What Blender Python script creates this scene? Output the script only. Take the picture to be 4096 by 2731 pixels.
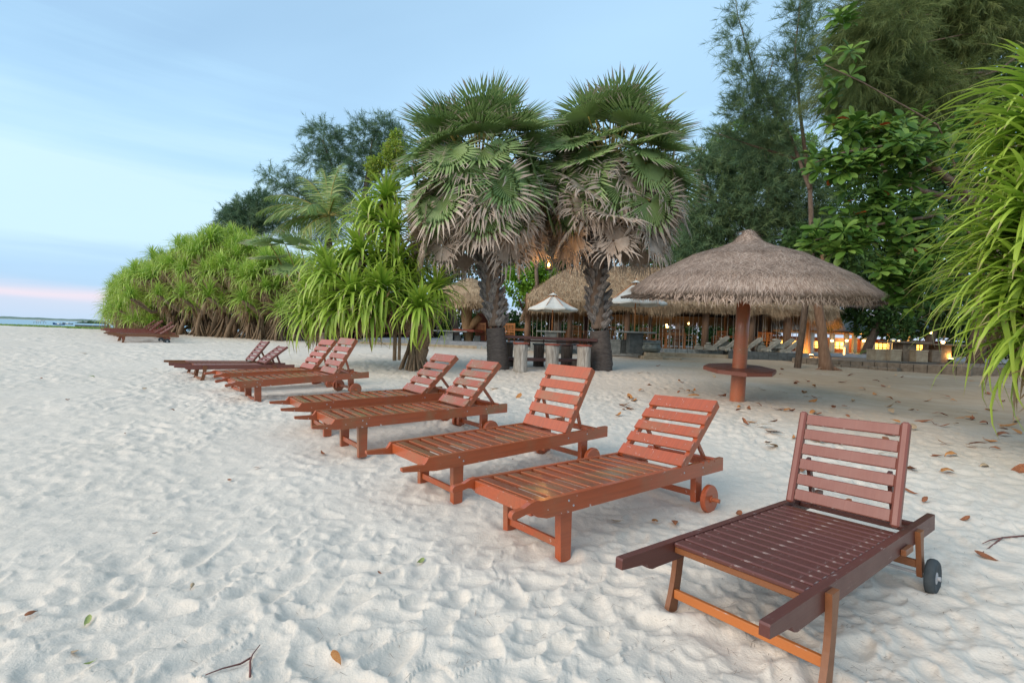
import bpy, math, random
import numpy as np
from mathutils import Matrix, Vector

for o in list(bpy.data.objects):
    bpy.data.objects.remove(o)
S = bpy.context.scene
COL = S.collection
R = math.radians
rng = np.random.default_rng(7)
random.seed(7)

# ------------------------------------------------------------------ camera
CAM_H, PITCH, ROLL, FPX = 1.202, R(.734), R(1.9075), 1931.0      # focal length in pixels of a 4096 wide picture
cam_data = bpy.data.cameras.new('camera')
cam_data.sensor_width = 36.0
cam_data.lens = FPX / 4096 * 36.0
cam_data.clip_start = .05
cam_data.clip_end = 6000
cam = bpy.data.objects.new('camera', cam_data)
COL.objects.link(cam)
cam.matrix_world = Matrix.Translation((0, 0, CAM_H)) @ Matrix.Rotation(R(90) - PITCH, 4, 'X') @ Matrix.Rotation(ROLL, 4, 'Z')
S.camera = cam

# ------------------------------------------------------------------ sky, sun, exposure
SUN_AZ, SUN_EL = R(-128), R(30)        # azimuth from +Y towards +X: the bright evening sky lies to the left, a little behind
W = bpy.data.worlds.new('World')
S.world = W
W.use_nodes = True
wn, wl = W.node_tree.nodes, W.node_tree.links
wn.clear()


def wnode(t, **kw):
    n = wn.new(t)
    for k, v in kw.items():
        setattr(n, k, v)
    return n


sky = wnode('ShaderNodeTexSky', sky_type='NISHITA', sun_disc=False)
sky.sun_elevation = SUN_EL
sky.sun_rotation = SUN_AZ
sky.air_density, sky.dust_density, sky.ozone_density = 1.0, .6, 2.5
tc = wnode('ShaderNodeTexCoord')
sep = wnode('ShaderNodeSeparateXYZ')
wl.new(tc.outputs['Generated'], sep.inputs[0])


def wmath(op, a, b=None, clamp=False):
    n = wnode('ShaderNodeMath', operation=op, use_clamp=clamp)
    for i, v in enumerate((a, b)):
        if v is None:
            continue
        if isinstance(v, (int, float)):
            n.inputs[i].default_value = v
        else:
            wl.new(v, n.inputs[i])
    return n.outputs[0]


def wramp(fac, stops):
    n = wnode('ShaderNodeValToRGB')
    el = n.color_ramp.elements
    while len(el) < len(stops):
        el.new(.5)
    for e, (p, c) in zip(el, stops):
        e.position = p
        e.color = (c, c, c, 1) if isinstance(c, (int, float)) else (*c, 1)
    wl.new(fac, n.inputs[0])
    return n.outputs[0]


def wmix(fac, a, b):
    n = wnode('ShaderNodeMix', data_type='RGBA')
    wl.new(fac, n.inputs[0])
    for i, v in ((6, a), (7, b)):
        if isinstance(v, tuple):
            n.inputs[i].default_value = (*v, 1)
        else:
            wl.new(v, n.inputs[i])
    return n.outputs[2]


# cloud sheet: direction projected on a flat layer high above, stretched into long soft bands
zc = wmath('MAXIMUM', sep.outputs[2], 0.0)
inv = wmath('DIVIDE', 1.0, wmath('ADD', zc, .16))
cx = wmath('MULTIPLY', sep.outputs[0], inv)
cy = wmath('MULTIPLY', sep.outputs[1], inv)
comb = wnode('ShaderNodeCombineXYZ')
wl.new(wmath('MULTIPLY', cx, .30), comb.inputs[0])
wl.new(wmath('ADD', wmath('MULTIPLY', cy, .85), wmath('MULTIPLY', cx, .22)), comb.inputs[1])
noi = wnode('ShaderNodeTexNoise')
noi.inputs['Scale'].default_value = 1.15
noi.inputs['Detail'].default_value = 5.0
noi.inputs['Roughness'].default_value = .42
noi.inputs['Distortion'].default_value = .35
wl.new(comb.outputs[0], noi.inputs['Vector'])
band = wramp(noi.outputs[0], [(.30, 0.0), (.66, 1.0)])
SKY_S = .14
skymul = wnode('ShaderNodeMix', data_type='RGBA', blend_type='MULTIPLY')
skymul.inputs[0].default_value = 1.0
skymul.inputs[7].default_value = (.86, 1.0, 1.04, 1)
wl.new(sky.outputs[0], skymul.inputs[6])
# thin high veil, denser in soft bands
veil = wmix(wmath('ADD', wmath('MULTIPLY', band, .40), .42), skymul.outputs[2], tuple(c / SKY_S for c in (.50, .76, .99)))
# long stratus layers low over the sea: pale sheet, grey blue layer, pink streak and lavender haze at the horizon
n2 = wnode('ShaderNodeTexNoise')
n2.inputs['Scale'].default_value = 2.2
n2.inputs['Detail'].default_value = 5.0
n2.inputs['Roughness'].default_value = .5
c2 = wnode('ShaderNodeCombineXYZ')
wl.new(wmath('MULTIPLY', sep.outputs[0], 1.1), c2.inputs[0])
wl.new(wmath('MULTIPLY', sep.outputs[1], 1.1), c2.inputs[1])
wl.new(wmath('MULTIPLY', sep.outputs[2], 14.0), c2.inputs[2])
wl.new(c2.outputs[0], n2.inputs['Vector'])
lay = wmath('ADD', zc, wmath('MULTIPLY', wmath('SUBTRACT', n2.outputs[0], .5), wmath('ADD', wmath('MULTIPLY', zc, .70), .016)))
laycol = wramp(lay, [(0.0, (.48, .62, .79)), (.026, (.56, .64, .78)), (.038, (.76, .68, .76)), (.047, (.62, .65, .78)),
                     (.064, (.42, .61, .81)), (.090, (.43, .63, .84)), (.135, (.57, .78, .93)), (.21, (.62, .83, .96)), (.38, (.47, .75, .96))])
layk = wramp(lay, [(0.0, 1.0), (.11, .95), (.20, .75), (.42, 0.0), (1.0, 0.0)])
scl = wnode('ShaderNodeVectorMath', operation='SCALE')
scl.inputs['Scale'].default_value = 1 / SKY_S
wl.new(laycol, scl.inputs[0])
fin = wmix(layk, veil, scl.outputs[0])
bg = wnode('ShaderNodeBackground')
bg.inputs['Strength'].default_value = SKY_S
wl.new(fin, bg.inputs['Color'])
wo = wnode('ShaderNodeOutputWorld')
wl.new(bg.outputs[0], wo.inputs[0])

sun_d = bpy.data.lights.new('sun', 'SUN')
sun_d.energy = 2.6
sun_d.angle = R(50)
sun_d.color = (1.0, .86, .72)
sun = bpy.data.objects.new('sun', sun_d)
COL.objects.link(sun)
sdir = Vector((math.sin(SUN_AZ) * math.cos(SUN_EL), math.cos(SUN_AZ) * math.cos(SUN_EL), math.sin(SUN_EL)))
sun.rotation_euler = (-sdir).to_track_quat('-Z', 'Y').to_euler()
sun.location = sdir * 50

vs = S.view_settings
vs.view_transform = 'Standard'
vs.look = 'None'
vs.gamma = 1.0
vs.exposure = .27
vs.use_curve_mapping = False
S.cycles.use_denoising = True
S.cycles.max_bounces = 7
S.cycles.transparent_max_bounces = 8
S.cycles.caustics_reflective = False
S.cycles.caustics_refractive = False


# ------------------------------------------------------------------ helpers
def ray(px, py):
    a, b = px - 2048.0, py - 1365.5
    a2, b2 = a * math.cos(ROLL) + b * math.sin(ROLL), -a * math.sin(ROLL) + b * math.cos(ROLL)
    x, v = a2 / FPX, -b2 / FPX
    c, s = math.cos(PITCH), math.sin(PITCH)
    return np.array([x, c + s * v, -s + c * v])


def at(px, py, Y):
    """world point at depth Y metres that was measured at this place of the survey picture"""
    r = ray(px, py)
    p = r * (Y / r[1])
    p[2] += CAM_H
    return p


GY = [-40, 0, 2.5, 3.6, 4.5, 5.6, 6.5, 8, 11, 13, 16, 20, 24, 28, 45, 60, 90, 140, 400, 900]
GZ = [-.3, -.11, -.107, -.1, -.063, -.01, .033, .066, .12, .26, .36, .46, .55, .58, .52, .34, -.1, -.9, -2.5, -5]


def gz(y):
    return np.interp(y, GY, GZ)


def ground(px, py):
    r = ray(px, py)
    y = 8.0
    for _ in range(80):
        t = (gz(y) - CAM_H) / r[2]
        y = .5 * y + .5 * r[1] * t
    p = r * t
    p[2] += CAM_H
    return p


def _h(ix, iy, s):
    n = (ix.astype(np.int64) * 374761393 + iy.astype(np.int64) * 668265263 + s * 1442695041) & 0xffffffff
    n = ((n ^ (n >> 13)) * 1274126177) & 0xffffffff
    n = ((n ^ (n >> 15)) * 2246822519) & 0xffffffff
    return ((n ^ (n >> 16)) & 0xffffff) / float(0x1000000)


def vnoise(x, y, s=0):
    ix, iy = np.floor(x), np.floor(y)
    fx, fy = x - ix, y - iy
    fx, fy = fx * fx * fx * (fx * (fx * 6 - 15) + 10), fy * fy * fy * (fy * (fy * 6 - 15) + 10)
    a, b = _h(ix, iy, s), _h(ix + 1, iy, s)
    c, d = _h(ix, iy + 1, s), _h(ix + 1, iy + 1, s)
    return (a + (b - a) * fx) * (1 - fy) + (c + (d - c) * fx) * fy


def fbm(x, y, s=0, o=4, g=.5):
    t, a, n = 0, 1., 0.
    for k in range(o):
        t = t + a * (vnoise(x * 2 ** k, y * 2 ** k, s + 17 * k) - .5)
        n += a
        a *= g
    return t / n


class MB:
    """collects shapes and links them as one mesh"""

    def __init__(self):
        self.v, self.f, self.n = [], [], 0
        self.a = []

    def add(self, v, f, a=None):
        v = np.asarray(v, float).reshape(-1, 3)
        self.v.append(v)
        n = self.n
        self.f += [tuple(int(i) + n for i in q) for q in f]
        self.n += len(v)
        self.a.append(np.zeros(len(v)) if a is None else np.broadcast_to(np.asarray(a, float), (len(v),)))
        return self

    def box(self, lo, hi, ch=0.0, M=None):
        lo, hi = np.array(lo, float), np.array(hi, float)
        c, h = (lo + hi) / 2, (hi - lo) / 2
        ch = min(ch, h.min() * .9)
        if ch <= 0:
            v = [c + h * np.array(s) for s in ((-1, -1, -1), (1, -1, -1), (1, 1, -1), (-1, 1, -1), (-1, -1, 1), (1, -1, 1), (1, 1, 1), (-1, 1, 1))]
            f = [(0, 3, 2, 1), (4, 5, 6, 7), (0, 1, 5, 4), (1, 2, 6, 5), (2, 3, 7, 6), (3, 0, 4, 7)]
        else:
            v, idx = [], {}
            for sx in (-1, 1):
                for sy in (-1, 1):
                    for sz in (-1, 1):
                        s = np.array((sx, sy, sz))
                        for ax in range(3):
                            d = h - ch
                            d[ax] = h[ax]
                            idx[(sx, sy, sz, ax)] = len(v)
                            v.append(c + s * d)
            f = []
            for ax in range(3):
                b, cc = (ax + 1) % 3, (ax + 2) % 3
                for s in (-1, 1):
                    q = []
                    for (sb, sc) in ((-1, -1), (1, -1), (1, 1), (-1, 1)):
                        k = [0, 0, 0]
                        k[ax], k[b], k[cc] = s, sb, sc
                        q.append(idx[(*k, ax)])
                    f.append(q if s > 0 else q[::-1])
                for sb in (-1, 1):
                    for sc in (-1, 1):
                        k0, k1 = [0, 0, 0], [0, 0, 0]
                        k0[ax], k1[ax] = -1, 1
                        for k in (k0, k1):
                            k[b], k[cc] = sb, sc
                        q = [idx[(*k0, b)], idx[(*k1, b)], idx[(*k1, cc)], idx[(*k0, cc)]]
                        f.append(q if sb * sc < 0 else q[::-1])
            for sx in (-1, 1):
                for sy in (-1, 1):
                    for sz in (-1, 1):
                        q = [idx[(sx, sy, sz, a)] for a in range(3)]
                        f.append(q if sx * sy * sz > 0 else q[::-1])
            v = np.array(v)
        v = np.asarray(v)
        if M is not None:
            M = np.array(M)
            v = v @ M[:3, :3].T + M[:3, 3]
        return self.add(v, f)

    def prism(self, poly, lo, hi, axes=(0, 2, 1)):
        """polygon in axes[0], axes[1], extruded along axes[2]"""
        n = len(poly)
        v = np.zeros((2 * n, 3))
        for i, (a, b) in enumerate(poly):
            for k, e in enumerate((lo, hi)):
                v[i + k * n, axes[0]], v[i + k * n, axes[1]], v[i + k * n, axes[2]] = a, b, e
        f = [tuple(range(n)), tuple(range(2 * n - 1, n - 1, -1))]
        f += [((i + 1) % n, i, i + n, (i + 1) % n + n) for i in range(n)]
        return self.add(v, f)

    def tube(self, pts, rad, n=8, cap=True, a=None, wob=0.0):
        pts = np.asarray(pts, float)
        m = len(pts)
        rad = np.broadcast_to(np.asarray(rad, float), (m,))
        tan = np.gradient(pts, axis=0)
        tan /= np.linalg.norm(tan, axis=1)[:, None] + 1e-9
        up = np.array((0, 0, 1.)) if abs(tan[0][2]) < .9 else np.array((1., 0, 0))
        u = np.cross(tan[0], up)
        u /= np.linalg.norm(u)
        v = []
        for i in range(m):
            u = u - tan[i] * (u @ tan[i])
            u /= np.linalg.norm(u) + 1e-9
            w = np.cross(tan[i], u)
            for k in range(n):
                t = 2 * math.pi * k / n
                r = rad[i] * (1 + (random.uniform(-wob, wob) if wob else 0))
                v.append(pts[i] + r * (math.cos(t) * u + math.sin(t) * w))
        f = []
        for i in range(m - 1):
            for k in range(n):
                f.append((i * n + k, i * n + (k + 1) % n, (i + 1) * n + (k + 1) % n, (i + 1) * n + k))
        if cap:
            f.append(tuple(range(n - 1, -1, -1)))
            f.append(tuple(range((m - 1) * n, m * n)))
        return self.add(v, f, None if a is None else np.repeat(np.broadcast_to(a, (m,)), n))

    def lathe(self, prof, n=24, c=(0, 0, 0), fn=None):
        """profile of (r, z)"""
        v, f = [], []
        m = len(prof)
        for i, (r, z) in enumerate(prof):
            for k in range(n):
                t = 2 * math.pi * k / n
                rr, zz = (r, z) if fn is None else fn(r, z, t, i)
                v.append((c[0] + rr * math.cos(t), c[1] + rr * math.sin(t), c[2] + zz))
        for i in range(m - 1):
            for k in range(n):
                f.append((i * n + k, i * n + (k + 1) % n, (i + 1) * n + (k + 1) % n, (i + 1) * n + k))
        return self.add(v, f)

    def mesh(self, name, smooth=False):
        me = bpy.data.meshes.new(name)
        v = np.concatenate(self.v)
        me.from_pydata(v.tolist(), [], self.f)
        if any(np.any(a) for a in self.a):
            at_ = me.attributes.new('t', 'FLOAT', 'POINT')
            at_.data.foreach_set('value', np.concatenate(self.a).astype(np.float32))
        if smooth:
            me.polygons.foreach_set('use_smooth', np.ones(len(me.polygons), bool))
        me.update()
        return me

    def build(self, name, m, parent=None, smooth=False):
        return obj(name, self.mesh(name, smooth), m, parent)


def np_mesh(name, v, f, attrs=None, smooth=False):
    """fast mesh from arrays, f is (n,3) or (n,4)"""
    me = bpy.data.meshes.new(name)
    v = np.ascontiguousarray(v, np.float32)
    f = np.ascontiguousarray(f, np.int32)
    k = f.shape[1]
    me.vertices.add(len(v))
    me.vertices.foreach_set('co', v.ravel())
    me.loops.add(f.size)
    me.loops.foreach_set('vertex_index', f.ravel())
    me.polygons.add(len(f))
    me.polygons.foreach_set('loop_start', np.arange(0, f.size, k, dtype=np.int32))
    me.polygons.foreach_set('loop_total', np.full(len(f), k, np.int32))
    if smooth:
        me.polygons.foreach_set('use_smooth', np.ones(len(f), bool))
    for an, av in (attrs or {}).items():
        av = np.asarray(av, np.float32)
        if av.ndim == 1:
            me.attributes.new(an, 'FLOAT', 'POINT').data.foreach_set('value', av)
        else:
            me.attributes.new(an, 'FLOAT_VECTOR', 'POINT').data.foreach_set('vector', av.ravel())
    me.update(calc_edges=True)
    me.validate()
    return me


def obj(name, me, m=None, parent=None):
    o = bpy.data.objects.new(name, me)
    COL.objects.link(o)
    if m is not None and not me.materials:
        me.materials.append(m)
    if parent is not None:
        o.parent = parent
    return o


def tag(o, label=None, cat=None, group=None, kind=None):
    for k, v in (('label', label), ('category', cat), ('group', group), ('kind', kind)):
        if v:
            o[k] = v
    return o


def thing(name, label, cat, loc=(0, 0, 0), rz=0.0, group=None):
    o = bpy.data.objects.new(name, None)
    o.empty_display_size = .1
    COL.objects.link(o)
    o.location = loc
    o.rotation_euler = (0, 0, rz)
    return tag(o, label, cat, group)


def copy_tree(o, parent=None):
    c = o.copy()
    COL.objects.link(c)
    c.parent = parent
    for ch in list(o.children):
        copy_tree(ch, c)
    return c


def unit(v):
    v = np.asarray(v, float)
    return v / (np.linalg.norm(v, axis=-1, keepdims=True) + 1e-12)


def frame(x, up=(0, 0, 1)):
    """4x4 with local X along x, Z near up"""
    x = unit(x)
    y = np.cross(up, x)
    if np.linalg.norm(y) < 1e-4:
        y = np.cross((0, 1, 0), x)
    y = unit(y)
    z = np.cross(x, y)
    M = np.eye(4)
    M[:3, 0], M[:3, 1], M[:3, 2] = x, y, z
    return Matrix(M.tolist())


# ------------------------------------------------------------------ materials
class NT:
    def __init__(self, name):
        self.m = bpy.data.materials.new(name)
        self.m.use_nodes = True
        self.n, self.l = self.m.node_tree.nodes, self.m.node_tree.links
        self.n.clear()
        self.out = self.n.new('ShaderNodeOutputMaterial')
        self.b = self.n.new('ShaderNodeBsdfPrincipled')
        self.l.new(self.b.outputs[0], self.out.inputs[0])

    def put(self, sock, v):
        if isinstance(v, bpy.types.NodeSocket):
            self.l.new(v, sock)
        elif isinstance(v, tuple) and len(v) == 3 and len(getattr(sock, 'default_value', ())) == 4:
            sock.default_value = (*v, 1)
        else:
            sock.default_value = v

    def set(self, **kw):
        for k, v in kw.items():
            self.put(self.b.inputs[k.replace('_', ' ')], v)
        return self

    def coord(self, kind='Object', scale=None):
        n = self.n.new('ShaderNodeTexCoord')
        s = n.outputs[kind]
        if scale is not None:
            mp = self.n.new('ShaderNodeMapping')
            mp.inputs['Scale'].default_value = scale if isinstance(scale, tuple) else (scale,) * 3
            self.l.new(s, mp.inputs[0])
            s = mp.outputs[0]
        return s

    def noise(self, vec, scale, detail=3., rough=.55, dist=0.):
        n = self.n.new('ShaderNodeTexNoise')
        self.put(n.inputs['Vector'], vec)
        n.inputs['Scale'].default_value = scale
        n.inputs['Detail'].default_value = detail
        n.inputs['Roughness'].default_value = rough
        n.inputs['Distortion'].default_value = dist
        return n.outputs[0]

    def ramp(self, fac, stops):
        n = self.n.new('ShaderNodeValToRGB')
        el = n.color_ramp.elements
        while len(el) < len(stops):
            el.new(.5)
        for e, (p, c) in zip(el, stops):
            e.position = p
            e.color = (c, c, c, 1) if isinstance(c, (int, float)) else (*c, 1)
        self.put(n.inputs[0], fac)
        return n.outputs[0]

    def mix(self, fac, a, b, mode='MIX'):
        n = self.n.new('ShaderNodeMix')
        n.data_type = 'RGBA'
        n.blend_type = mode
        self.put(n.inputs[0], fac)
        self.put(n.inputs[6], a)
        self.put(n.inputs[7], b)
        return n.outputs[2]

    def math(self, op, a, b=0.0, clamp=False):
        n = self.n.new('ShaderNodeMath')
        n.operation = op
        n.use_clamp = clamp
        self.put(n.inputs[0], a)
        self.put(n.inputs[1], b)
        return n.outputs[0]

    def attr(self, name, out='Fac'):
        n = self.n.new('ShaderNodeAttribute')
        n.attribute_name = name
        return n.outputs[out]

    def rnd(self):
        return self.n.new('ShaderNodeObjectInfo').outputs['Random']

    def bump(self, h, strength=.3, dist=.01):
        n = self.n.new('ShaderNodeBump')
        n.inputs['Strength'].default_value = strength
        n.inputs['Distance'].default_value = dist
        self.put(n.inputs['Height'], h)
        self.put(self.b.inputs['Normal'], n.outputs[0])
        return self

    def leafy(self, col, tr=.35, trcol=None):
        """thin leaf: part of the light passes through"""
        t = self.n.new('ShaderNodeBsdfTranslucent')
        self.put(t.inputs[0], col if trcol is None else trcol)
        mx = self.n.new('ShaderNodeMixShader')
        mx.inputs[0].default_value = tr
        self.l.new(self.b.outputs[0], mx.inputs[1])
        self.l.new(t.outputs[0], mx.inputs[2])
        self.l.new(mx.outputs[0], self.out.inputs[0])
        return self


def simple(name, c1, c2, scale=8., rough=.7, stretch=(1, 1, 1), bump=.25, bd=.01, spec=.3, detail=4.):
    t = NT(name)
    v = t.coord('Object', stretch)
    n = t.noise(v, scale, detail)
    t.set(Base_Color=t.ramp(n, [(.3, c1), (.7, c2)]), Roughness=rough)
    t.b.inputs['Specular IOR Level'].default_value = spec
    if bump:
        t.bump(n, bump, bd)
    return t.m


def emit(name, col, k):
    t = NT(name)
    t.set(Base_Color=(.8, .8, .8), Emission_Color=col, Emission_Strength=k)
    return t.m


M = {}


def paint_wood(name, c, dirt, chip, top=0.5, rough=.38):
    t = NT(name)
    v = t.coord('Object')
    grain = t.noise(t.coord('Object', (1.5, 30, 30)), 2.0, 4.0, .6)
    big = t.noise(v, 3.5, 4.0, .6)
    r = t.rnd()
    base = t.mix(t.math('MULTIPLY', big, .5), c, tuple(x * .72 for x in c))
    base = t.mix(t.math('MULTIPLY', t.ramp(grain, [(.42, 0.), (.62, 1.)]), .38), base, tuple(x * .55 for x in c))
    base = t.mix(t.math('MULTIPLY', t.ramp(big, [(.48, 0.), (.72, 1.)]), t.math('MULTIPLY', r, dirt)), base, (.20, .155, .07))
    ch = t.ramp(t.noise(v, 21.0, 5.0, .7, .4), [(chip, 0.), (chip + .015, 1.)])
    col = t.mix(t.math('MULTIPLY', ch, t.ramp(big, [(.45, 0.), (.52, 1.)])), base, (.62, .58, .55))
    t.set(Base_Color=col, Roughness=t.math('ADD', rough, t.math('MULTIPLY', big, .2)))
    t.b.inputs['Specular IOR Level'].default_value = .55
    t.b.inputs['Coat Weight'].default_value = .6
    t.b.inputs['Coat Roughness'].default_value = .18
    t.bump(t.math('ADD', grain, t.math('MULTIPLY', ch, -.7)), .22, .004)
    return t.m


M['orange'] = paint_wood('orange_paint', (.44, .085, .018), .6, .70)
M['flecked'] = paint_wood('flecked_orange_paint', (.43, .080, .018), .45, .668)
M['olive'] = paint_wood('dirty_orange_paint', (.38, .078, .020), .9, .66)
M['slatworn'] = paint_wood('worn_slat_paint', (.25, .065, .026), 1.0, .655)
M['red'] = paint_wood('red_brown_paint', (.27, .050, .022), .35, .70)


def dark_wood(name, c1, c2, wear=.70):
    t = NT(name)
    v = t.coord('Object')
    grain = t.noise(t.coord('Object', (2, 40, 40)), 2.2, 5.0, .65)
    big = t.noise(v, 5.0, 4.0, .6)
    col = t.mix(grain, c1, c2)
    w = t.ramp(t.noise(t.coord('Object', (5, 26, 26)), 2.3, 5.0, .72), [(wear, 0.), (wear + .05, 1.)])
    col = t.mix(t.math('MULTIPLY', w, t.ramp(big, [(.42, .0), (.6, .8)])), col, (.42, .33, .30))
    t.set(Base_Color=col, Roughness=t.math('ADD', .28, t.math('MULTIPLY', big, .3)))
    t.b.inputs['Specular IOR Level'].default_value = .5
    t.bump(grain, .25, .003)
    return t.m


M['dark'] = dark_wood('dark_stained_wood', (.075, .022, .017), (.135, .042, .030), .62)
M['darkback'] = dark_wood('mahogany_wood', (.17, .05, .036), (.23, .075, .05), .78)
M['legwood'] = dark_wood('brown_leg_wood', (.17, .06, .022), (.25, .09, .03), .76)
M['honey'] = dark_wood('honey_wood', (.42, .12, .025), (.50, .16, .04), .72)
M['rubber'] = simple('grey_rubber', (.035, .045, .05), (.06, .07, .075), 12, .75, spec=.3)
M['steel'] = simple('worn_steel', (.3, .3, .32), (.45, .45, .45), 10, .4)
M['teak'] = dark_wood('teak_wood', (.40, .145, .04), (.52, .21, .07), .9)


def worn_edge(name, c):
    t = NT(name)
    n = t.noise(t.coord('Object'), 14.0, 5.0, .7)
    t.set(Base_Color=t.mix(t.ramp(n, [(.56, 0.), (.70, 1.)]), c, (.46, .38, .34)), Roughness=.6)
    return t.m


EDGE = {M['dark'].name: worn_edge('worn_dark_edge', (.11, .035, .03)), M['darkback'].name: worn_edge('worn_mahogany_edge', (.20, .065, .045)), M['honey'].name: worn_edge('worn_honey_edge', (.45, .15, .04)),
        M['orange'].name: worn_edge('worn_orange_edge', (.38, .085, .03)), M['flecked'].name: worn_edge('worn_flecked_edge', (.38, .085, .03)), M['slatworn'].name: worn_edge('worn_slat_edge', (.40, .10, .03)), M['olive'].name: worn_edge('worn_olive_edge', (.36, .09, .03))}

# ================================================================== the setting: sand, sea, far shore
def sand_material():
    t = NT('beach_sand')
    v = t.coord('Object')
    sh = t.attr('shore')                      # 0 open beach, 1 litter covered sand under the trees, with shade painted in
    big = t.noise(v, .9, 4.0, .55)
    fine = t.noise(v, 160.0, 2.0, .6)
    grit = t.noise(v, 38.0, 4.0, .7)
    col = t.mix(big, (.62, .545, .455), (.71, .635, .545))
    col = t.mix(t.math('MULTIPLY', t.ramp(grit, [(.35, 1.), (.62, 0.)]), .22), col, (.46, .40, .33))
    brown = t.mix(t.noise(v, 2.3, 5.0, .6), (.33, .235, .15), (.47, .355, .24))  # litter brown, deepened to carry the ground shade under the trees
    m = t.math('ADD', sh, t.math('MULTIPLY', t.math('SUBTRACT', t.noise(v, .7, 4.0, .6), .5), t.math('MULTIPLY', sh, 1.2)), True)
    col = t.mix(m, col, brown)
    # dry needles and specks of litter, dark and thread thin
    lit = t.noise(t.coord('Object', (40, 9, 20)), 2.2, 3.0, .6, 1.5)
    lit2 = t.noise(t.coord('Object', (8, 36, 20)), 2.6, 3.0, .6, 1.5)
    clus = t.ramp(t.noise(v, 3.1, 3.0, .6), [(.45, 0.), (.62, 1.)])
    lf = t.math('MULTIPLY', t.math('MAXIMUM', t.ramp(lit, [(.70, 0.), (.73, 1.)]), t.ramp(lit2, [(.70, 0.), (.73, 1.)])), t.math('ADD', clus, .12))
    col = t.mix(t.math('MULTIPLY', lf, .6), col, (.20, .13, .09))
    t.set(Base_Color=col, Roughness=.95)
    t.b.inputs['Specular IOR Level'].default_value = .15
    tv = t.n.new('ShaderNodeSeparateXYZ')
    t.l.new(t.attr('tread', 'Vector'), tv.inputs[0])
    k = 2 * math.pi / .015
    tr = t.math('MULTIPLY', t.math('SINE', t.math('MULTIPLY', tv.outputs[0], k)), t.math('SINE', t.math('MULTIPLY', tv.outputs[1], k)))
    tr = t.math('MULTIPLY', t.math('MULTIPLY', tr, tv.outputs[2]), .05)
    hgt = t.math('ADD', t.math('ADD', t.math('MULTIPLY', fine, .12), t.math('MULTIPLY', grit, .45)), tr)
    hgt = t.math('ADD', hgt, t.math('MULTIPLY', t.noise(v, 11.0, 5.0, .65), 1.1))
    t.bump(hgt, .55, .016)
    return t.m


M['sand'] = sand_material()


def prints(x, y, cell, seed, lmin, lmax, asp):
    """nearest trodden dent: elliptical distance, local coordinates, random"""
    gx, gy = np.floor(x / cell), np.floor(y / cell)
    best = np.full(x.shape, 9.)
    la, lb, lr = np.zeros_like(x), np.zeros_like(x), np.zeros_like(x)
    for dx in (-1, 0, 1):
        for dy in (-1, 0, 1):
            ix, iy = gx + dx, gy + dy
            cx_, cy_ = (ix + _h(ix, iy, seed)) * cell, (iy + _h(ix, iy, seed + 1)) * cell
            an = _h(ix, iy, seed + 2) * 1.9 - .35
            L = lmin + (lmax - lmin) * _h(ix, iy, seed + 3)
            ax, ay = x - cx_, y - cy_
            a, b = ax * np.cos(an) + ay * np.sin(an), -ax * np.sin(an) + ay * np.cos(an)
            b2 = b * (1 + .5 * a / L)
            d = np.sqrt((a / L) ** 2 + (b2 / (L * asp)) ** 2)
            m = d < best
            best = np.where(m, d, best)
            la, lb, lr = np.where(m, a, la), np.where(m, b, lb), np.where(m, _h(ix, iy, seed + 4), lr)
    return best, la, lb, lr


def shore_mask(x, y):
    """how far under the trees a place lies (brown, litter covered sand, ground shade painted in)"""
    e = x - (3.4 - .19 * (y - 8)) + 1.4 * fbm(x * .35, y * .35, 91, 3)
    m = np.clip(e / 5.5, 0, 1)
    back = np.clip((y - 16.5 - .55 * np.clip(-x, 0, 40) + 1.2 * fbm(x * .4, y * .4, 92, 3)) / 7, 0, .6)
    return np.clip(np.maximum(m, back * (x > -30)), 0, 1)


def sand_height(x, y, detail=True):
    z = gz(y)
    z = z + .05 * fbm(x * .22, y * .22, 3, 3) + .035 * fbm(x * .8, y * .8, 5, 3)
    if not detail:
        return z, None
    wx, wy = x + .10 * fbm(x * 2.2, y * 2.2, 21, 2), y + .10 * fbm(x * 2.2, y * 2.2, 22, 2)
    r = np.hypot(x, y)
    amp = (1 - .62 * shore_mask(x, y)) * np.clip((70 - r) / 40, 0, 1) * np.clip(.80 + 2.2 * fbm(x * .55, y * .55, 81, 2), .35, 1.15)
    d1, a1, b1, r1 = prints(wx, wy, 0.205, 31, .07, .125, .50)
    d2, a2, b2, r2 = prints(wx, wy, .105, 51, .038, .068, .60)
    bowl = np.minimum(d1, 1.25) ** 2 / 1.56
    h = .025 * (bowl - .5) * (.35 + .9 * r1)
    flat = np.clip((1 - d1) * 3.0, 0, 1)
    h = h + .014 * (np.minimum(d2, 1.2) ** 2 / 1.44 - .5) * (1 - .6 * flat)
    h = h + .024 * fbm(x * 2.4, y * 2.4, 61, 4)
    # wind drawn ridges, long and low, running away to the right
    q = x * .55 + y * .83
    rd = 1 - np.abs(fbm(q * 1.9, (x * .83 - y * .55) * .42, 71, 3)) * 3.2
    h = h + .019 * np.clip(rd, -.5, 1) * np.clip((3.2 - x) / 4, .25, 1)
    for lx, ly, front in SPOTS:
        d_ = np.hypot(x - lx, y - ly)
        m_ = d_ < .5
        if m_.any():
            dd = d_[m_]
            h[m_] = h[m_] * np.clip(dd / .16, .15, 1) + .022 * np.exp(-((dd - .11) / .055) ** 2) - .012 * np.exp(-(dd / .06) ** 2)
    tm = (r1 < .10) * np.clip((.92 - d1) * 5, 0, 1) * np.clip((9 - r) / 4, 0, 1)
    return z + h * amp, np.stack([a1, b1, tm], -1)


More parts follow.
